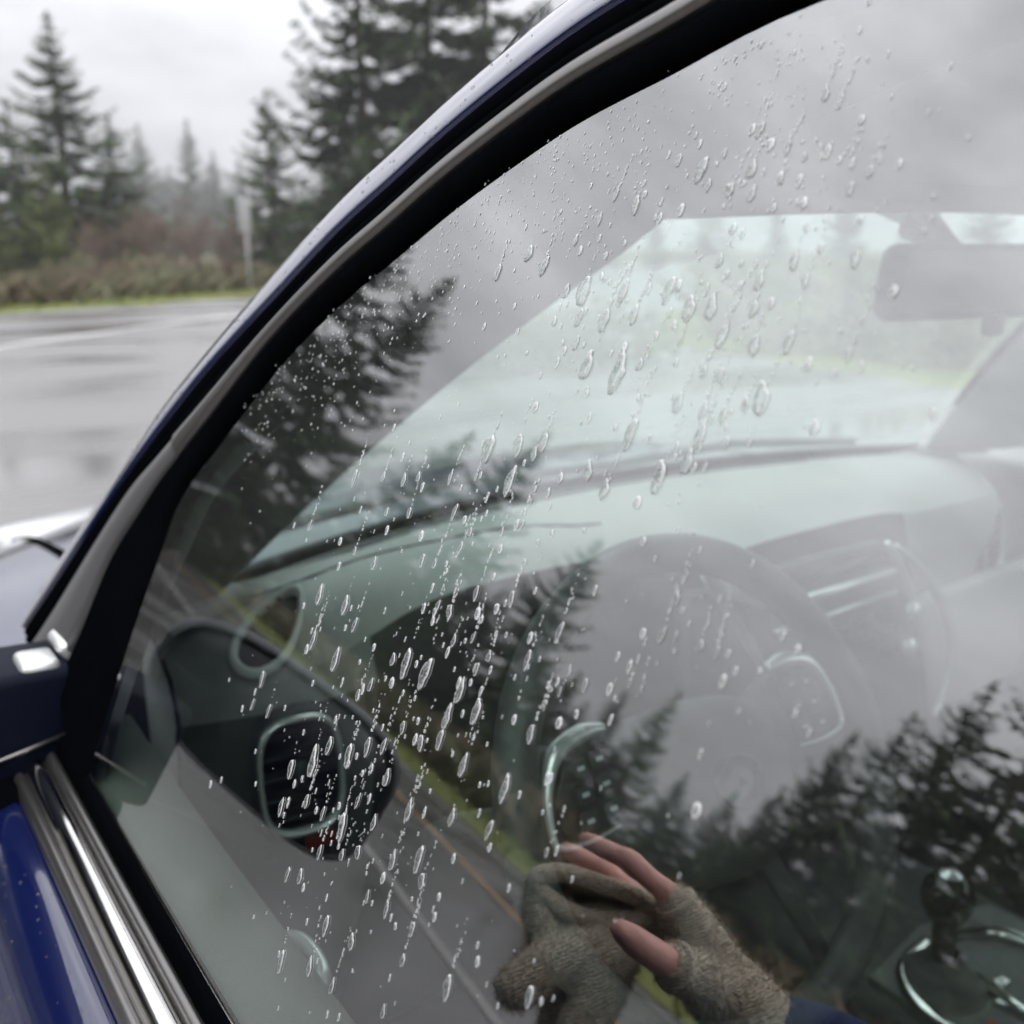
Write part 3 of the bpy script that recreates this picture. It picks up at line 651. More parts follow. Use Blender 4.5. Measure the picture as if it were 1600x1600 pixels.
# door mirror
mc = Vector((-.055, .765, 1.035)); mu = Vector((-.205, -.115, -.012)).normalized(); mw = Vector((0, 0, 1)); mn = mu.cross(mw).normalized()
if mn.y > 0: mn = -mn
def mo(k, scale=1.0, back=0.0):
    """egg shaped housing outline"""
    a = 2 * math.pi * k / 40; cx, cz = math.cos(a), math.sin(a); w = .125 * (1 if cx > 0 else 1.0); h = .068 + .006 * cx
    sx = math.copysign(abs(cx) ** .62, cx) * w * scale; sz = math.copysign(abs(cz) ** .62, cz) * h * scale
    return mc + mu * sx + mw * (sz - .10 * sx * (sz < 0) ) - mn * back
prof = [(.93, -.004), (1.0, .006), (1.03, .025), (1.0, .055), (.86, .085), (.60, .105), (.25, .113)]
MIR = loft('door_mirror', [[mo(k, s, b) for k in range(40)] for s, b in prof], 'paint_dark', CAR, False, True, True)
loft('bezel', [[mo(k, s, b) for k in range(40)] for s, b in ((.955, -.006), (.93, -.007), (.90, .004))], 'gloss_black', MIR, False, True)
plain('mirror', (.35, .37, .39), .02, 1, .5, 5, .01)
loft('mirror_glass', [[mo(k, s, .003) for k in range(40)] for s in (.905, .6, .3, .01)], 'mirror', MIR, False, True)
# foot that carries the mirror; silver cap and joint stand in for reflected sky
rbox('foot', (.082, .778, .976), (.108, .075, .092), .008, 'mirror_base', MIR, Matrix.Rotation(R(4), 3, 'Y'))
rbox('foot_highlight', (.114, .764, 1.0195), (.028, .036, .012), .0055, 'silver_plastic', MIR, Matrix.Rotation(R(4), 3, 'Y'))
rbox('foot_joint', (.137, .782, 1.022), (.012, .040, .018), .005, 'silver_plastic', MIR, Matrix.Rotation(R(-30), 3, 'Y'))
tube('foot_seam', [(.04, .738, .955), (.09, .738, .963), (.128, .738, .969)], .0018, 'satin_trim', MIR, 6)
rbox('foot_base', (.100, .765, .930), (.085, .11, .030), .010, 'rubber', MIR)

# ------------------------------------------------------------------ inside the car
def dash_y(x): return 1.085 - .15 * ((x - XC) / .625) ** 2
def dash_rows():
    rows = []
    for i in range(45):
        x = .235 + (1.605 - .235) * i / 44; u = (x - XC) / .685; e = abs(u) ** 8; yb = dash_y(x)
        hoodk = math.exp(-((x - .55) / .17) ** 4)            # binnacle over the dials
        mid = math.exp(-((x - 1.0) / .20) ** 4)
        z = .985
        rows.append([Vector((x, yb - .005, z - .004)), Vector((x, yb - .07, z + .004 + .004 * hoodk)), Vector((x, .92 + .02 * e, z + .008 + .012 * hoodk)), Vector((x, .84 + .05 * e, z + .004 + .030 * hoodk + .016 * mid - .02 * e)),
                     Vector((x, .78 + .07 * e, z - .008 + .042 * hoodk + .024 * mid - .035 * e)), Vector((x, .748 + .09 * e - .02 * mid, z - .026 + .047 * hoodk + .026 * mid - .04 * e)), Vector((x, .735 + .10 * e - .02 * mid, z - .055 + .02 * hoodk - .03 * e)),
                     Vector((x, .742 + .10 * e, z - .10)), Vector((x, .752 + .10 * e, .82)), Vector((x, .765 + .10 * e, .74)), Vector((x, .80 + .10 * e, .64)), Vector((x, .86 + .1 * e, .50)), Vector((x, .95, .36))])
    return rows
DR = dash_rows()
dash = loft('dashboard', [r[:6] for r in DR], 'dash_grey', CAR)
loft('lower_panel', [r[5:] for r in DR[5:32]], 'dash_dark', dash)
loft('side_panel', [r[6:] for r in DR[:6]], 'dash_mid', dash); loft('side_edge', [r[5:7] for r in DR[:6]], 'dash_grey', dash); loft('passenger_panel', [r[5:] for r in DR[31:]], 'dash_grey', dash)
loft('end_cap', [[p + Vector((-.004, 0, 0)) for p in DR[0]], [Vector((.236, .95, p.z)) for p in DR[0]]], 'dash_grey', dash)
def on_dash(x, f):
    k = (x - .235) / (1.605 - .235) * 44; i = int(k); r = [DR[i][j].lerp(DR[i + 1][j], k - i) for j in range(13)]; j = int(f); return r[j].lerp(r[j + 1], f - j)
tube('seam', [on_dash(.27 + .5 * k / 24, 2.55) + Vector((0, 0, .0006)) for k in range(25)], .0022, 'dash_dark', dash, 5)
tube('defroster_slot', [on_dash(.36 + .95 * k / 30, .45) + Vector((0, 0, .001)) for k in range(31)], .010, 'black_plastic', dash, 6, flat=.2)
# small corner vent on top of the dash (leaf shaped)
vc = Vector((.318, .812, .9835)); vx = Vector((.055, .040, .020)); vn = Vector((-.25, -.55, .8)).normalized(); vx = (vx - vn * vx.dot(vn)).normalized(); vy = vn.cross(vx).normalized()
def leaf(k, n, a, b, h): 
    t = 2 * math.pi * k / n; c, s_ = math.cos(t), math.sin(t); return vc + vx * (c * a) + vy * (s_ * b * (1 - .35 * c)) + vn * h
cv = loft('corner_vent', [[leaf(k, 28, a, b, h) for k in range(28)] for a, b, h in ((.052, .026, -.004), (.051, .025, .004), (.047, .022, .005), (.044, .0195, .001), (.044, .0195, -.012))], 'light_trim', CAR, False, True)
loft('well', [[leaf(k, 28, a, b, -.006) for k in range(28)] for a, b in ((.0445, .0198), (.02, .01), (.001, .001))], 'black_plastic', cv, False, True)
for q in (-.026, -.013, 0, .013, .026):
    hb = .0185 * math.sqrt(max(.05, 1 - (q / .046) ** 2)); tube('slat', [vc + vx * q - vy * hb + vn * .0005, vc + vx * (q + .006) + vy * hb + vn * .0005], .0018, 'black_plastic', cv, 5)
# round-cornered air vent with a bright ring
def rr(k, n, w, h, p=3.2):
    t = 2 * math.pi * k / n; c, s_ = math.cos(t), math.sin(t); return math.copysign(abs(c) ** (2 / p), c) * w, math.copysign(abs(s_) ** (2 / p), s_) * h
def ring_vent(c, ax, w, h, slats, ringmat='silver_plastic', par=CAR):
    ax = Vector(ax).normalized(); U_ = Vector((0, 0, 1)).cross(ax).normalized(); W_ = ax.cross(U_).normalized(); c = Vector(c)
    P = lambda k, s, d: c + U_ * (rr(k, 36, w, h)[0] * s) + W_ * (rr(k, 36, w, h)[1] * s) + ax * d
    o = loft('air_vent', [[P(k, s, d) for k in range(36)] for s, d in ((1.16, -.012), (1.14, .002), (1.06, .006), (.98, .004), (.97, -.012))], 'dash_dark', par, False, True)
    loft('vent_ring', [[P(k, s, d) for k in range(36)] for s, d in ((1.07, .004), (1.06, .009), (1.02, .011), (.97, .009), (.96, .002))], ringmat, o, False, True)
    loft('vent_well', [[P(k, s, d) for k in range(36)] for s, d in ((.97, 0), (.95, -.02), (.01, -.021))], 'black_plastic', o, False, True)
    for i in range(slats):
        z = (-.75 + 1.5 * i / (slats - 1)) * h; hw = w * .93
        rbox('slat', c + W_ * z - ax * .004, (hw * 2, .012, .004), .0012, 'black_plastic', o, Matrix((U_, -ax, W_)).transposed() @ Matrix.Rotation(R(20), 3, 'X'))
    tube('vane_tab', [c + W_ * (.25 * h) + ax * .002, c + W_ * (-.25 * h) + ax * .002], .006, 'dash_dark', o, 8)
    return o
ring_vent((.308, .742, .872), (-.12, -1, .10), .036, .052, 5)
ring_vent((1.50, .770, .872), (.12, -1, .10), .036, .052, 5)
rbox('hazard_light', (.330, .756, .790), (.030, .008, .014), .003, 'red_plastic', CAR)
# instrument cluster behind the wheel
rbox('instrument_cluster', (.55, .775, .925), (.30, .05, .10), .02, 'black_plastic', CAR, Matrix.Rotation(R(-20), 3, 'X'))
# steering wheel
WC = Vector((.53, .46, .92)); WT = R(28); wa = Vector((0, -math.cos(WT), math.sin(WT))); wu = Vector((1, 0, 0)); wv = Vector((0, math.sin(WT), math.cos(WT)))
def wp(x, y, d=0): return WC + wu * x + wv * y + wa * d
WR = .183
sw = tube('steering_wheel', [wp(math.cos(a) * WR, math.sin(a) * WR) for a in [2 * math.pi * k / 64 for k in range(64)]], .0165, 'leather', CAR, 14, True)
def hubp(k, n, s, d):
    a = 2 * math.pi * k / n; x = math.cos(a); y = math.sin(a); w = .085 - .018 * (y < -.2) * (abs(y)); return wp(math.copysign(abs(x) ** .72, x) * w * s, math.copysign(abs(y) ** .72, y) * .070 * s - .006, d)
loft('airbag_cover', [[hubp(k, 36, s, d) for k in range(36)] for s, d in ((1.0, -.05), (1.0, -.015), (.94, .006), (.75, .017), (.4, .024), (.02, .026))], 'dash_dark', sw, False, True)
loft('emblem', [[wp(math.cos(2 * math.pi * k / 24) * r, math.sin(2 * math.pi * k / 24) * r * .8, d) for k in range(24)] for r, d in ((.026, .024), (.026, .027), (.023, .0285), (.021, .027), (.001, .030))], 'gloss_black', sw, False, True)
for sg_ in (-1, 1):
    sp = plate('spoke', [wp(sg_ * .066, .050, -.022), wp(sg_ * .12, .070, -.022), wp(sg_ * .170, .066, -.018), wp(sg_ * .180, .000, -.018), wp(sg_ * .13, -.016, -.022), wp(sg_ * .075, -.020, -.022)][::-sg_], .020, wa, 'dash_dark', sw, .004)
    tp = cr_spline([wp(sg_ * .090, .068, .001), wp(sg_ * .112, .070, .001), wp(sg_ * .138, .062, .001), wp(sg_ * .153, .040, .001), wp(sg_ * .158, .016, .001), wp(sg_ * .155, .002, .001), wp(sg_ * .128, -.002, .001), wp(sg_ * .100, .000, .001)], 5)
    tr_ = [.004, .0075, .0072, .0045, .0034, .0028, .0018, .0012]; tube('spoke_trim', tp, [tr_[min(7, int(k / 5))] + (tr_[min(7, int(k / 5) + 1)] - tr_[min(7, int(k / 5))]) * (k / 5 - int(k / 5)) for k in range(36)], 'silver_plastic', sw, 8)
    plate('button_pad', [wp(sg_ * x, y, -.001) for x, y in ((.094, .060), (.112, .062), (.134, .056), (.147, .036), (.151, .014), (.148, .004), (.124, .001), (.100, .003))][::-sg_], .005, wa, 'black_plastic', sw, .002)
    for bx, by in ((.106, .050), (.124, .048), (.106, .032), (.126, .030), (.106, .014), (.128, .012)):
        rbox('button', wp(sg_ * bx, by, .005), (.014, .013, .004), .0015, 'dash_dark', sw, Matrix((wu, wv, wa)).transposed())
        rbox('button_mark', wp(sg_ * bx, by, .0072), (.006, .003, .0008), 0, 'button_print', sw, Matrix((wu, wv, wa)).transposed())
for sg_ in (-1, 1):
    tube('lower_spoke', [wp(sg_ * .040, -.06, -.02), wp(sg_ * .055, -.12, -.015), wp(sg_ * .065, -.172, -.006)], [.016, .013, .012], 'dash_dark', sw, 10, flat=.5)
tube('column', [wp(0, 0, -.04), wp(0, -.01, -.22)], [.055, .065], 'dash_dark', sw, 20)
tube('stalk', [wp(-.05, .01, -.075), wp(-.13, .02, -.075), wp(-.185, .028, -.072), wp(-.215, .03, -.07)], [.007, .008, .011, .009], 'dash_dark', sw, 10)
tube('stalk', [wp(.05, .01, -.075), wp(.13, .02, -.075), wp(.20, .028, -.072)], [.007, .008, .010], 'dash_dark', sw, 10)
# bright end of the dial surround, seen through the wheel
plate('dial_surround', [(.722, .668, .998), (.760, .664, .984), (.828, .660, .939), (.768, .663, .958), (.850, .660, .841), (.838, .660, .839), (.745, .665, .962)], .006, (-.3, -1, .2), 'silver_plastic', CAR, .002)
# centre stack
cs = plate('centre_stack', [(.74, .715, .955), (.95, .705, .965), (1.08, .705, .962), (1.13, .70, .93), (1.19, .695, .80), (1.20, .69, .70), (1.16, .66, .62), (.80, .66, .62), (.74, .70, .72)][::-1], .02, (0, -1, .15), 'dash_dark', CAR, .006)
plate('screen', [(.80, .688, .950), (1.065, .682, .955), (1.09, .684, .935), (.80, .688, .932)][::-1], .004, (0, -1, .1), 'gloss_black', cs)
tube('bright_trim', cr_spline([(1.068, .676, .966), (1.10, .674, .925), (1.150, .672, .85), (1.180, .668, .77), (1.190, .662, .70)], 6), [.004 + .004 * math.sin(math.pi * k / 24) for k in range(25)], 'silver_plastic', cs, 8)
tube('bright_trim', cr_spline([(1.085, .674, .960), (1.17, .676, .90), (1.232, .674, .82), (1.244, .672, .765), (1.225, .668, .715), (1.20, .662, .695)], 6), [.003 + .004 * math.sin(math.pi * k / 30) for k in range(31)], 'silver_plastic', cs, 8)
tube('bright_trim', [(.86, .674, .925), (1.08, .672, .927)], .006, 'silver_plastic', cs, 8); tube('bright_trim', [(.86, .674, .895), (1.09, .672, .898)], .0045, 'silver_plastic', cs, 8)
for zz in (.87, .845, .82):
    for xx in (.93, .98, 1.03, 1.08): rbox('button', (xx, .672, zz), (.036, .012, .016), .003, 'black_plastic', cs)
for xx in (1.125,): 
    for zz in (.865, .815): tube('knob', [(xx, .68, zz), (xx, .660, zz)], .012, 'silver_plastic', cs, 14)
for k in range(4): rbox('button', (.98, .668, .775 - .012 * k), (.12, .006, .004), .001, 'silver_plastic', cs)
rbox('glovebox', (1.40, .735, .74), (.34, .03, .20), .012, 'dash_grey', CAR)
# console and gear lever
con = rbox('centre_console', (.90, .22, .49), (.27, .92, .22), .03, 'dash_dark', CAR)
plate('shift_panel', [(.79, .47, .6005), (.90, .485, .6005), (1.0, .46, .6005), (1.01, .18, .6005), (.79, .18, .6005)][::-1], .006, (0, 0, 1), 'dash_mid', con, .002)
tube('bright_trim', cr_spline([(.878, .462, .610), (.825, .455, .610), (.797, .432, .610), (.786, .390, .610), (.785, .30, .610), (.79, .20, .610)], 6), .0075, 'chrome', con, 8)
tube('bright_trim', cr_spline([(.905, .458, .610), (.945, .435, .610), (.965, .395, .610), (.972, .30, .610), (.97, .20, .610)], 6), .009, 'chrome', con, 8)
tube('bright_trim', [(.872, .420, .611), (.862, .34, .611), (.860, .20, .611)], .006, 'chrome', con, 8)
gl_ = tube('gear_lever', [(.838, .422, .60), (.832, .421, .65), (.827, .419, .69)], [.014, .011, .012], 'black_plastic', CAR, 12)
loft('knob', [[Vector((.825 + math.cos(a) * r, .419 + math.sin(a) * r, .716 + h)) for a in [2 * math.pi * k / 24 for k in range(24)]] for r, h in ((.010, -.029), (.018, -.023), (.0235, -.011), (.025, 0), (.0225, .0115), (.0155, .0205), (.0075, .0242), (.001, .0255))], 'gloss_black', gl_, False, True)
loft('boot', [[Vector((.838 + math.cos(a) * r * (1 + .06 * math.sin(5 * a)), .422 + math.sin(a) * r, .606 + h)) for a in [2 * math.pi * k / 24 for k in range(24)]] for r, h in ((.045, 0), (.036, .012), (.026, .022), (.019, .028), (.014, .04))], 'leather', gl_, False, True)
for q, (dx, dy) in enumerate(((.02, -.05), (.045, -.035), (-.02, -.06))): rbox('position_mark', (.842 + dx, .42 + dy, .6095), (.014, .010, .003), .001, 'red_plastic' if q == 2 else 'silver_plastic', gl_)
loft('knob_highlight', [[Vector((.825 + math.cos(a) * r, .419 + math.sin(a) * r, .716 + h)) for a in [2 * math.pi * k / 20 for k in range(20)]] for r, h in ((.0105, .0232), (.0065, .0255), (.001, .0268))], 'silver_plastic', gl_, False, True)  # silver disc added to stand in for the bright highlight on the ball
# rear view mirror
rv = rbox('rear_view_mirror', (.905, .500, 1.290), (.25, .030, .068), .014, 'black_plastic', CAR, Matrix.Rotation(R(-12), 3, 'Z') @ Matrix.Rotation(R(8), 3, 'X'), 5)
rbox('mirror_face', (.902, .4845, 1.290), (.232, .002, .054), 0, 'gloss_black', rv, Matrix.Rotation(R(-12), 3, 'Z') @ Matrix.Rotation(R(8), 3, 'X'))  # black face stands in for the dark cabin reflected in the mirror
tube('stem', [(.905, .515, 1.30), (.910, .55, 1.325), (.912, .585, 1.345)], [.010, .012, .018], 'black_plastic', rv, 10)
rbox('lever_tab', (.905, .488, 1.252), (.022, .014, .022), .004, 'black_plastic', rv)
loft('sensor_cover', [[Vector((.912 + sx * w, y, z)) for sx in (-1, -.6, 0, .6, 1)] for w, y, z in ((.030, .560, 1.335), (.055, .590, 1.352), (.065, .60, 1.372))], 'black_plastic', rv)
for sx in (.62, 1.22): rbox('sun_visor', (sx, .470, 1.362), (.34, .13, .014), .006, 'headliner', CAR, Matrix.Rotation(R(6), 3, 'X'))

# ------------------------------------------------------------------ person beside the car, one hand out towards the glass
def blob(name, chains, mat, parent, voxel, smooth=6):
    """tapered limbs and balls fused into one continuous skin"""
    V, F = [], []
    def add(rows):
        v, f = loft_vf(rows, False, True, True); k = len(V); V.extend(v); F.extend(tuple(i + k for i in g) for g in f)
    for path, rad in chains:
        P = [Vector(p) for p in path]; rad = list(rad) if isinstance(rad, (list, tuple)) else [rad] * len(P)
        P = cr_spline(P, 4) if len(P) > 2 else [P[0].lerp(P[1], k / 4) for k in range(5)]
        n = len(P); m = len(rad) - 1; rr_ = [rad[min(m - 1, int(k / (n - 1) * m))] * (1 - (k / (n - 1) * m - min(m - 1, int(k / (n - 1) * m)))) + rad[min(m, min(m - 1, int(k / (n - 1) * m)) + 1)] * (k / (n - 1) * m - min(m - 1, int(k / (n - 1) * m))) for k in range(n)]
        d0, d1 = (P[0] - P[1]).normalized(), (P[-1] - P[-2]).normalized()
        pre = [P[0] + d0 * rr_[0] * s for s in (.97, .8, .45)]; post = [P[-1] + d1 * rr_[-1] * s for s in (.45, .8, .97)]
        add(tube_rows(pre + P + post, [rr_[0] * s for s in (.24, .6, .89)] + rr_ + [rr_[-1] * s for s in (.89, .6, .24)], 14))
    o = mesh(name, V, F, mat, parent)
    r = o.modifiers.new('fuse', 'REMESH'); r.mode = 'VOXEL'; r.voxel_size = voxel; r.use_smooth_shade = True
    s = o.modifiers.new('soften', 'SMOOTH'); s.factor = .5; s.iterations = smooth
    return o
B = Vector((-.30, -.16, 0)); f_ = Vector((math.sin(HEAD), math.cos(HEAD), 0)); r_ = Vector((math.cos(HEAD), -math.sin(HEAD), 0)); u_ = Vector((0, 0, 1))
def bp(r, f, z): return B + r_ * r + f_ * f + u_ * z
H = dict(i0=(-.133, .468, 1.127), i1=(-.145, .435, 1.133), i2=(-.175, .411, 1.128), i3=(-.195, .398, 1.119), m0=(-.150, .493, 1.111), m1=(-.166, .465, 1.115), m2=(-.191, .439, 1.113), m3=(-.210, .409, 1.106),
         t0=(-.121, .397, 1.091), t1=(-.139, .388, 1.090), t2=(-.168, .380, 1.090), t3=(-.203, .372, 1.092), r0=(-.184, .461, 1.073), r1=(-.195, .482, 1.090), r2=(-.212, .461, 1.102), r3=(-.226, .421, 1.098),
         p0=(-.209, .458, 1.061), p1=(-.222, .478, 1.076), p2=(-.234, .463, 1.091), p3=(-.245, .428, 1.089), w0=(-.232, .376, 1.094), w1=(-.262, .335, 1.082), w2=(-.300, .285, 1.072))
PER = empty('person', tuple(B))
tag(PER, 'person in navy jacket and beige fingerless knit glove mirrored in the window', 'person')
def rel(o): o.location = -B; return o
LS, LE, RSH, RE, RW = bp(-.17, .02, 1.40), Vector((-.43, .12, 1.13)), bp(.19, .0, 1.40), bp(.24, -.08, 1.12), bp(.22, -.02, .87)
body = [([bp(0, 0, .95), bp(0, 0, 1.12), bp(0, .02, 1.30), bp(0, .01, 1.42)], [.135, .125, .150, .11]), ([bp(0, .01, 1.40), bp(0, .02, 1.50), bp(0, .03, 1.56)], [.065, .055, .055]),
        ([bp(0, .035, 1.59), bp(0, .03, 1.64), bp(0, .025, 1.68)], [.072, .086, .080]), ([bp(0, .10, 1.63), bp(0, .125, 1.605)], [.010, .014]), ([bp(-.085, .02, 1.64), bp(-.088, .015, 1.61)], .012), ([bp(.085, .02, 1.64), bp(.088, .015, 1.61)], .012),
        ([bp(-.12, 0, 1.40), LS, LE, H['w1'], H['w0']], [.06, .058, .044, .028, .026]), ([bp(.12, 0, 1.40), RSH, RE, RW, bp(.21, .01, .80)], [.06, .055, .042, .028, .035])]
for sx in (-1, 1): body.append(([bp(sx * .09, 0, .92), bp(sx * .10, .02, .50), bp(sx * .10, -.02, .10), bp(sx * .105, .08, .05)], [.09, .06, .045, .04]))
for k in 'imrp':
    a0, a1, a2, a3 = (Vector(H[k + q]) for q in '0123')
    body.append(([a0, a0.lerp(a1, .35), a0.lerp(a1, .7), a1, a1.lerp(a2, .45), a2, a3, H['w0']], [.0066, .0080, .0078, .0094, .0084, .0104, .0128, .020]))
t0_, t1_ = Vector(H['t0']), Vector(H['t1'])
body.append(([t0_, t0_.lerp(t1_, .5), t1_, H['t2'], H['t3'], H['w0']], [.0080, .0108, .0112, .0122, .016, .020]))
for k in range(5): body.append(([bp(.21 + .012 * (k - 2), .01, .79), bp(.21 + .013 * (k - 2), .025, .74 - .008 * (k in (1, 2, 3)))], [.010, .007]))
rel(blob('body', body, 'skin', PER, .0036, 3))
for sx in (-1, 1): rel(tube('eye', [bp(sx * .032, .098, 1.645), bp(sx * .032, .106, 1.645)], [.010, .004], 'black_plastic', PER, 10))
rel(blob('hair', [([bp(0, .02, 1.70), bp(0, -.03, 1.68), bp(0, -.05, 1.60)], [.075, .085, .06])], 'hair', PER, .01))
rel(blob('jacket', [([bp(0, 0, .88), bp(0, 0, 1.12), bp(0, .02, 1.30), bp(0, .01, 1.43)], [.155, .150, .170, .12]), ([bp(-.12, 0, 1.40), LS, LE, Vector(H['w1']).lerp(LE, .28), Vector(H['w1']).lerp(LE, .05)], [.075, .075, .062, .048, .045]), ([bp(.12, 0, 1.40), RSH, RE, RW], [.075, .072, .058, .045])], 'navy_cloth', PER, .006, 5))
rel(blob('trousers', [([bp(sx * .09, 0, .93), bp(sx * .10, .02, .50), bp(sx * .10, -.02, .12)], [.105, .075, .065]) for sx in (-1, 1)], 'trousers', PER, .01))
for sx in (-1, 1): rel(blob('shoe', [([bp(sx * .10, -.06, .05), bp(sx * .105, .04, .05), bp(sx * .11, .14, .04)], [.048, .045, .038])], 'black_plastic', PER, .008))
def L_(a, b, t): return Vector(H[a]).lerp(Vector(H[b]), t)
glv = [([L_('i2', 'i3', .15), H['i3'], H['w0']], [.0145, .018, .027]), ([L_('m2', 'm3', .0), H['m3'], H['w0']], [.0135, .018, .027]), ([H['r2'], H['r3'], H['w0']], [.0135, .018, .026]), ([H['p2'], H['p3'], H['w0']], [.0125, .017, .026]),
       ([L_('t2', 't3', .05), H['t3'], H['w0']], [.0165, .021, .027]), ([H['w0'], H['w1'], Vector(H['w1']).lerp(LE, .22)], [.031, .034, .038])]
GLOVE = rel(blob('glove', glv, 'knit', PER, .0028, 3))
for a, b, t, rad in (('i2', 'i3', .12, .0138), ('m2', 'm3', 0, .0130), ('t2', 't3', .0, .0158)):
    c = L_(a, b, t); ax = (Vector(H[a]) - Vector(H[b])).normalized(); s = ax.orthogonal().normalized(); w = ax.cross(s)
    rel(tube('glove_hem', [c + s * math.cos(q) * rad + w * math.sin(q) * rad for q in [2 * math.pi * k / 20 for k in range(20)]], .0028, 'knit', PER, 8, True))
# the glove it holds: open cuff and hanging fingers
o0, o2 = Vector((-.122, .477, 1.081)), Vector((-.185, .430, 1.106)); oc = (o0 + o2) / 2; mj = (o2 - o0) / 2; mnr = Vector((0, 0, .0135)); nb = mj.cross(mnr).normalized()
if nb.x > 0: nb = -nb
HG = empty('knit_glove', tuple(oc - u_ * .07)); tag(HG, 'loose beige knit glove with dark open cuff held in the hand mirrored in the window', 'glove')
def cuff(k, a, b, d, dz): t = 2 * math.pi * k / 30; return oc + mj * (math.cos(t) * a) + mnr * (math.sin(t) * b * (1 + .15 * math.sin(3 * t))) + nb * d - u_ * dz
def relg(o): o.location = -HG.location; return o
cf = relg(loft('cuff', [[cuff(k, a, b, d, z) for k in range(30)] for a, b, d, z in ((1.06, 1.05, -.002, 0), (1.0, 1.0, .012, .004), (.92, .95, .03, .012), (.80, .85, .045, .022), (.5, .5, .055, .028), (.02, .02, .057, .03))], 'knit', HG, False, True))
so = cf.modifiers.new('thick', 'SOLIDIFY'); so.thickness = .005
relg(tube('cuff_rim', [cuff(k, 1.05, 1.05, -.001, 0) for k in range(30)], .0075, 'knit', HG, 10, True))
GF = relg(blob('fingers', [([(-.175, .440, 1.080), (-.166, .435, 1.066), (-.138, .441, 1.043), (-.117, .443, 1.012)], [.017, .0185, .0185, .0145]), ([(-.180, .43, 1.08), (-.167, .424, 1.066), (-.161, .416, 1.037), (-.152, .408, .992)], [.016, .0185, .0185, .015]),
                      ([(-.124, .478, 1.076), (-.136, .470, 1.058), (-.150, .457, 1.046)], [.008, .012, .014]), ([(-.158, .475, 1.07), (-.158, .475, 1.055), (-.165, .479, 1.030)], [.014, .014, .011]), ([(-.175, .455, 1.075), (-.172, .448, 1.05), (-.170, .440, 1.00)], [.018, .017, .013])], 'knit', HG, .0028, 3))

def fuzz(o, n, parent, off):
    """short loose wool fibres standing off the knit"""
    dg = bpy.context.evaluated_depsgraph_get(); me = o.evaluated_get(dg).to_mesh(); rnd = random.Random(n); V, F = [], []; polys = me.polygons; m = len(polys)
    for _ in range(n):
        p = polys[rnd.randrange(m)]; c = p.center.copy(); nn = (p.normal + Vector((rnd.uniform(-1, 1), rnd.uniform(-1, 1), rnd.uniform(-1, 1))) * .9).normalized() * rnd.uniform(.002, .0075)
        t = nn.orthogonal().normalized() * .0003; k = len(V); V += [c - t, c + t, c + nn]; F.append((k, k + 1, k + 2))
    o.evaluated_get(dg).to_mesh_clear(); f = mesh('wool_fuzz', V, F, 'knit', parent, False); f.location = off; return f
bpy.context.view_layer.update()
fuzz(GLOVE, 12000, PER, -B); fuzz(GF, 10000, HG, -HG.location.copy())

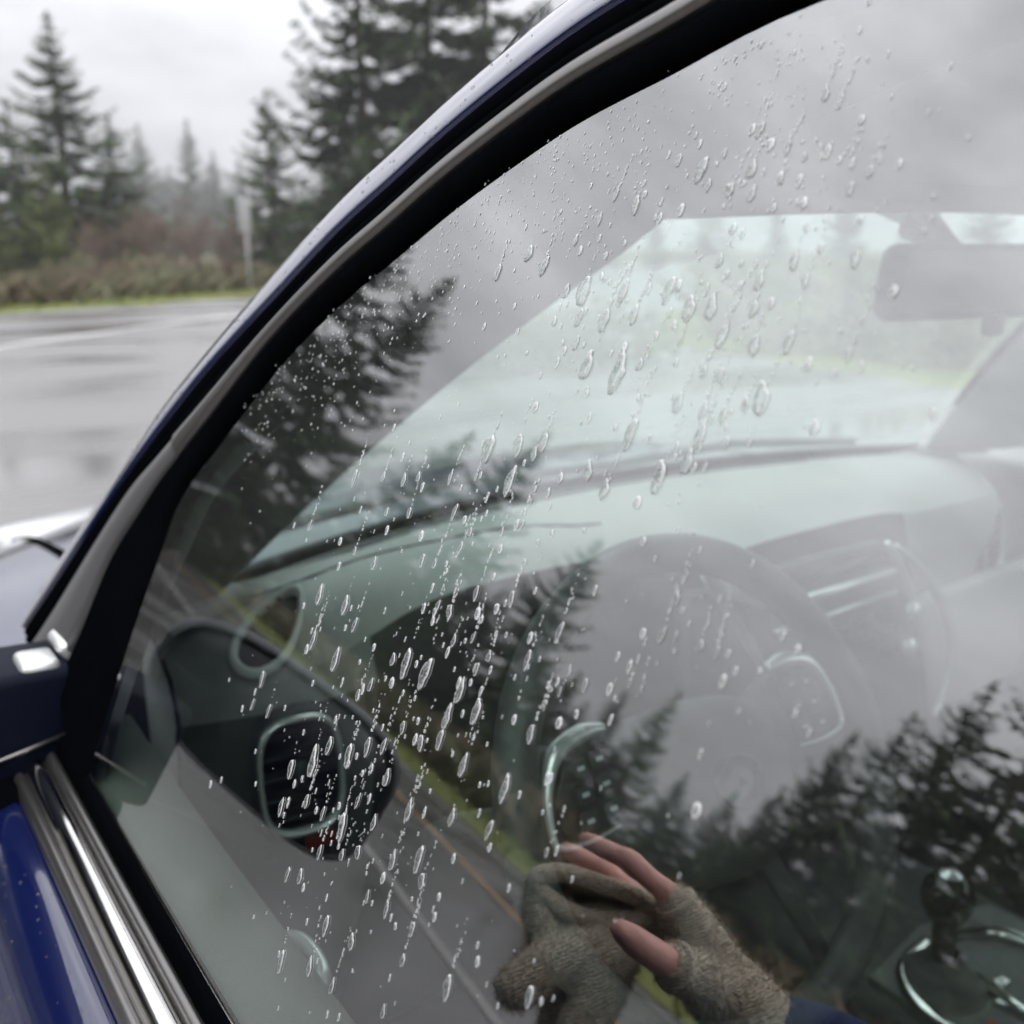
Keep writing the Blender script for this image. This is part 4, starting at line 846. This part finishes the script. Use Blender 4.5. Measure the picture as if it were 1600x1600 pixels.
# ------------------------------------------------------------------ water drops on the window
DROPS = [(0.2629,0.4285,8.1),(0.2385,0.4268,6.1),(0.2451,0.4195,5.5),(0.2344,0.4178,6.0),(0.2561,0.422,4.1),(0.2418,0.4418,5.5),(0.2191,0.452,4.6),(0.2121,0.447,2.9),(0.2265,0.4335,3.8),(0.2177,0.4298,3.3),(0.2125,0.4322,2.7),(0.1908,0.423,3.5),(0.1959,0.4178,3.5),(0.2002,0.4295,2.6),(0.2764,0.4332,4.3),(0.2542,0.434,3.6),(0.2244,0.4225,3.4),(0.3044,0.4205,5.0),(0.2906,0.4158,6.1),(0.3087,0.4105,5.0),(0.2768,0.4102,3.3),(0.3184,0.4015,4.1),(0.3463,0.3955,6.0),(0.3644,0.387,6.2),(0.3333,0.3905,8.0),(0.3127,0.3797,5.6),(0.3023,0.3803,11.2),(0.2794,0.381,10.6),(0.2842,0.3693,7.1),(0.2567,0.3825,10.1),(0.2437,0.376,7.4),(0.2338,0.377,8.6),(0.2698,0.3723,6.0),(0.2376,0.3935,5.4),(0.2175,0.3867,6.2),(0.2157,0.3773,5.3),(0.2069,0.3937,4.8),(0.1998,0.3873,4.4),(0.185,0.3947,4.6),(0.225,0.3675,8.8),(0.2105,0.3653,5.7),(0.1978,0.3673,7.0),(0.1755,0.365,3.7),(0.2425,0.3643,3.5),(0.2847,0.351,10.8),(0.267,0.3507,13.9),(0.2575,0.354,4.5),(0.2995,0.3697,5.9),(0.296,0.3595,5.4),(0.2272,0.3547,4.6),(0.2197,0.3537,3.7),(0.2334,0.3428,7.7),(0.2214,0.342,6.2),(0.2129,0.3415,6.1),(0.2004,0.3487,8.9),(0.2056,0.346,5.2),(0.2504,0.3292,10.7),(0.2191,0.3338,10.4),(0.2206,0.3245,8.3),(0.2305,0.3172,11.7),(0.3271,0.311,8.8),(0.3088,0.3155,8.6),(0.2943,0.3192,6.1),(0.3063,0.3008,12.5),(0.2975,0.314,5.4),(0.335,0.2818,11.2),(0.3284,0.2985,4.7),(0.3458,0.295,10.3),(0.3695,0.2905,7.9),(0.3802,0.287,8.1),(0.398,0.285,6.5),(0.4236,0.28,11.7),(0.4521,0.249,9.8),(0.3856,0.2705,6.4),(0.3204,0.2765,5.7),(0.3007,0.2812,6.9),(0.3232,0.269,7.8),(0.2908,0.2863,7.3),(0.2534,0.308,6.7),(0.2646,0.313,7.3),(0.3466,0.2575,8.7),(0.3368,0.2585,7.2),(0.3822,0.2465,7.8),(0.4019,0.2478,6.0),(0.3677,0.2742,6.2),(0.3039,0.2552,9.5),(0.2824,0.259,9.1),(0.3255,0.2435,8.3),(0.3167,0.2435,7.7),(0.252,0.2557,11.3),(0.2633,0.2415,9.7),(0.2971,0.239,6.9),(0.2844,0.2355,7.7),(0.308,0.234,6.6),(0.3443,0.2135,8.1),(0.3347,0.2155,18.7),(0.3198,0.2165,20.8),(0.3549,0.1982,10.6),(0.3622,0.191,9.0),(0.389,0.1982,17.7),(0.4139,0.1995,13.0),(0.3822,0.2175,11.1),(0.3952,0.2228,12.5),(0.4209,0.2203,15.6),(0.2893,0.2288,6.9),(0.2944,0.2177,15.3),(0.2972,0.2062,13.0),(0.2817,0.2147,14.9),(0.2976,0.197,11.6),(0.3233,0.1917,7.9),(0.3087,0.191,8.2),(0.3323,0.1798,11.3),(0.2498,0.2188,9.4),(0.2426,0.237,5.3),(0.232,0.2433,5.8),(0.2071,0.2692,8.4),(0.2061,0.2815,9.3),(0.2015,0.2705,4.4),(0.1912,0.2705,6.2),(0.185,0.271,5.3),(0.2135,0.251,4.5),(0.208,0.2507,3.6),(0.2477,0.2293,3.6),(0.2794,0.1942,14.9),(0.2539,0.1967,14.1),(0.2554,0.1805,10.6),(0.2768,0.1748,10.2),(0.303,0.1653,13.2),(0.2885,0.1525,15.3),(0.3035,0.1437,13.4),(0.3818,0.1512,18.2),(0.3728,0.163,13.4),(0.3556,0.1658,13.0),(0.3435,0.175,11.5),(0.3995,0.1405,12.7),(0.3982,0.122,12.8),(0.3778,0.1345,9.4),(0.3622,0.136,9.2),(0.3448,0.1382,14.4),(0.3387,0.1527,9.8),(0.3236,0.1695,11.1),(0.3231,0.1502,8.5),(0.3654,0.1043,10.5),(0.3764,0.0998,9.5),(0.356,0.121,9.1),(0.3387,0.1282,8.8),(0.3281,0.135,8.6),(0.313,0.1235,9.4),(0.2987,0.1262,9.3),(0.3358,0.0983,14.4),(0.315,0.103,8.5),(0.339,0.0775,11.8),(0.3623,0.0662,13.5),(0.3194,0.0807,11.3),(0.2829,0.0932,8.0),(0.2804,0.1158,8.0),(0.2803,0.1287,7.9),(0.2524,0.1227,13.0),(0.2137,0.1435,9.7),(0.2253,0.1872,6.0),(0.2829,0.1465,7.9),(0.4364,0.155,11.6),(0.4525,0.166,10.5),(0.4548,0.1515,9.4)]
def drop_proto(seed, nseg=18):
    rnd = random.Random(seed); asp = rnd.uniform(.38, .60); tail = rnd.uniform(.3, .95); ph = [rnd.uniform(0, 6.28) for _ in range(3)]; me = bpy.data.meshes.new('water_drop'); V, F, rim = [], [], []
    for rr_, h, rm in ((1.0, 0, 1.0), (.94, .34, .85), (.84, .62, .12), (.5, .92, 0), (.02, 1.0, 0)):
        for k in range(nseg):
            t = 2 * math.pi * k / nseg; c, s_ = math.cos(t), math.sin(t); wob = 1 + .12 * math.sin(2 * t + ph[0]) + .09 * math.sin(3 * t + ph[2]) + .07 * math.sin(7 * t + ph[1])
            w = asp * .5 * (1 - tail * .75 * max(0, s_) ** 1.3); V.append((c * w * rr_ * wob + .06 * math.sin(s_ * 2 + ph[2]) * s_, s_ * .5 * rr_ * wob, h * asp * .20)); rim.append(rm)
    for i in range(4):
        for k in range(nseg): F.append((i * nseg + k, i * nseg + (k + 1) % nseg, (i + 1) * nseg + (k + 1) % nseg, (i + 1) * nseg + k))
    me.from_pydata(V, [], F); me.polygons.foreach_set('use_smooth', [True] * len(F)); a = me.attributes.new('rim', 'FLOAT', 'POINT'); a.data.foreach_set('value', rim); me.materials.append(MATS['water']); return me
DP = [drop_proto(40 + k, 26) for k in range(24)]
def gframe(s):
    e = E0 + s / GR; return Matrix(((0, math.sin(e), -math.cos(e)), (-1, 0, 0), (0, math.cos(e), math.sin(e))))
def drop_label(y, s, L):
    where = 'over the rear view mirror side of the windscreen' if s > .40 else 'over the middle of the windscreen' if s > .335 else 'over the dashboard top' if s > .26 else 'over the steering wheel' if y < .29 and s > .17 else 'over the dark footwell' if s > .175 and y < .38 else 'over the air vents' if y > .33 and s > .13 else 'over the mirrored hand and road' if y < .3 else 'low over the door card'
    return ('long streaked water drop ' if L > 11 else 'plump water drop ' if L > 6.5 else 'small water drop ') + where
DL = {}
for i, (y, s, L) in enumerate(DROPS):
    o = bpy.data.objects.new('water_drop', DP[i % 24]); COL.objects.link(o); o.location = GP(y, s, .0004); k = L / 1000 * random.uniform(.8, 1.0) * (1.25 if s > .3 else .8)
    M = gframe(s) @ Matrix.Rotation(random.uniform(-.12, .12), 3, 'Z'); o.rotation_euler = M.to_euler(); o.scale = (k * (1.0 if L < 9 else .72), k, k)
    DL.setdefault(drop_label(y, s, L), []).append((-s, o))
for lab, lst in DL.items():
    for k, (_, o) in enumerate(sorted(lst, key=lambda t: t[0])):
        tag(o, lab if len(lst) == 1 else lab.replace('water drop ', 'water drop, %s from the top, ' % WORDS[k]), 'water drop', 'water drops on the driver window')
def spray():
    rnd = random.Random(77); V, F, rim = [], [], []
    def speck(y, s, L, asp):
        M = gframe(s); p = GP(y, s, .0003); n = 7; b = len(V)
        for r, h, m in ((1, 0, 1.0), (.6, .7, .3), (.02, 1, 0)):
            for k in range(n):
                t = 6.283 * k / n; V.append(p + M @ Vector((math.cos(t) * asp * .5 * r * L * rnd.uniform(.8, 1.2), math.sin(t) * .5 * r * L * rnd.uniform(.85, 1.15), h * L * asp * .2))); rim.append(m)
        for i in range(2):
            for k in range(n): F.append((b + i * n + k, b + i * n + (k + 1) % n, b + (i + 1) * n + (k + 1) % n, b + (i + 1) * n + k))
    for _ in range(900):
        y, s, L = rnd.choice(DROPS); yy, ss = y + rnd.gauss(0, .022), s + rnd.gauss(0, .024)
        if ss < .02 or yy > .62: continue
        l = rnd.choice((.0008, .0012, .0018, .0026, .004)) * rnd.uniform(.7, 1.4); speck(yy, ss, l, rnd.uniform(.3, .7))
    for _ in range(230):                                      # trails of beads below and above the larger drops
        y, s, L = rnd.choice(DROPS); n = rnd.randint(4, 10); dy = rnd.uniform(-.12, .12)
        for k in range(n):
            d = (L / 1000 * .6 + k * rnd.uniform(.0012, .0022)) * rnd.choice((1, 1, 1)); speck(y + dy * d + rnd.gauss(0, .0003), s + d, rnd.uniform(.0006, .0016), rnd.uniform(.4, .8))
    for _ in range(750):                                      # fine mist under the window frame
        k = rnd.uniform(4, 11.5); i = int(k); a, b = EDGE[i], EDGE[i + 1]; t = k - i; y = a[0] + (b[0] - a[0]) * t; s = a[1] + (b[1] - a[1]) * t; d = abs(rnd.gauss(0, .035)) + .004
        speck(y - d * .5 + rnd.gauss(0, .01), s - d * .85, rnd.uniform(.0006, .0018), rnd.uniform(.35, .8))
    me = bpy.data.meshes.new('water_spray'); me.from_pydata([tuple(v) for v in V], [], F); me.polygons.foreach_set('use_smooth', [True] * len(F)); a = me.attributes.new('rim', 'FLOAT', 'POINT'); a.data.foreach_set('value', rim)
    tag(link('water_spray', me, 'water_fine'), 'fine spray of tiny water beads over the driver window', 'water spray', kind='stuff')
spray()
def body_beads():
    rnd = random.Random(5); V, F, rim = [], [], []
    def bead(p, n, L):
        n = n.normalized(); t = n.orthogonal().normalized(); b_ = n.cross(t); k0 = len(V)
        for r, h, m in ((1, 0, .6), (.75, .35, .15), (.4, .5, 0), (.02, .55, 0)):
            for k in range(8): a = .785 * k; V.append(p + (t * math.cos(a) + b_ * math.sin(a)) * r * L * rnd.uniform(.9, 1.1) + n * h * L); rim.append(m)
        for i in range(3):
            for k in range(8): F.append((k0 + i * 8 + k, k0 + i * 8 + (k + 1) % 8, k0 + i * 8 + 8 + (k + 1) % 8, k0 + i * 8 + 8 + k))
    prof = [(.0800, .9360), (.0700, .9330), (.0580, .9240), (.0420, .9030), (.0250, .8700)]
    for _ in range(130):
        i = rnd.randrange(4); t = rnd.random(); (x0, z0), (x1, z1) = prof[i], prof[i + 1]; y = rnd.uniform(.15, .76); kk = max(0, (y - .3) / .43)
        bead(Vector((x0 + (x1 - x0) * t, y, z0 + (z1 - z0) * t + .004 * kk * kk)), Vector((-(z0 - z1), 0, x0 - x1)), rnd.choice((.0006, .0009, .0014)) * rnd.uniform(.7, 1.3))
    for _ in range(110):
        i = rnd.randrange(15, 72); r, q = PO[i], PO[i + 1]; j = rnd.randrange(2, 5); t = rnd.random(); p = r[j].lerp(q[j], t); n = (q[j] - r[j]).cross(r[j + 1] - r[j])
        if n.x > 0: n = -n
        bead(p.lerp(r[j + 1].lerp(q[j + 1], t), rnd.random()), n, rnd.choice((.0006, .0009, .0013)) * rnd.uniform(.7, 1.2))
    me = bpy.data.meshes.new('water_beads'); me.from_pydata([tuple(v) for v in V], [], F); me.polygons.foreach_set('use_smooth', [True] * len(F)); a = me.attributes.new('rim', 'FLOAT', 'POINT'); a.data.foreach_set('value', rim)
    tag(link('water_beads', me, 'clear_bead'), 'tiny water beads scattered over the dark blue paint', 'water beads', kind='stuff')
body_beads()
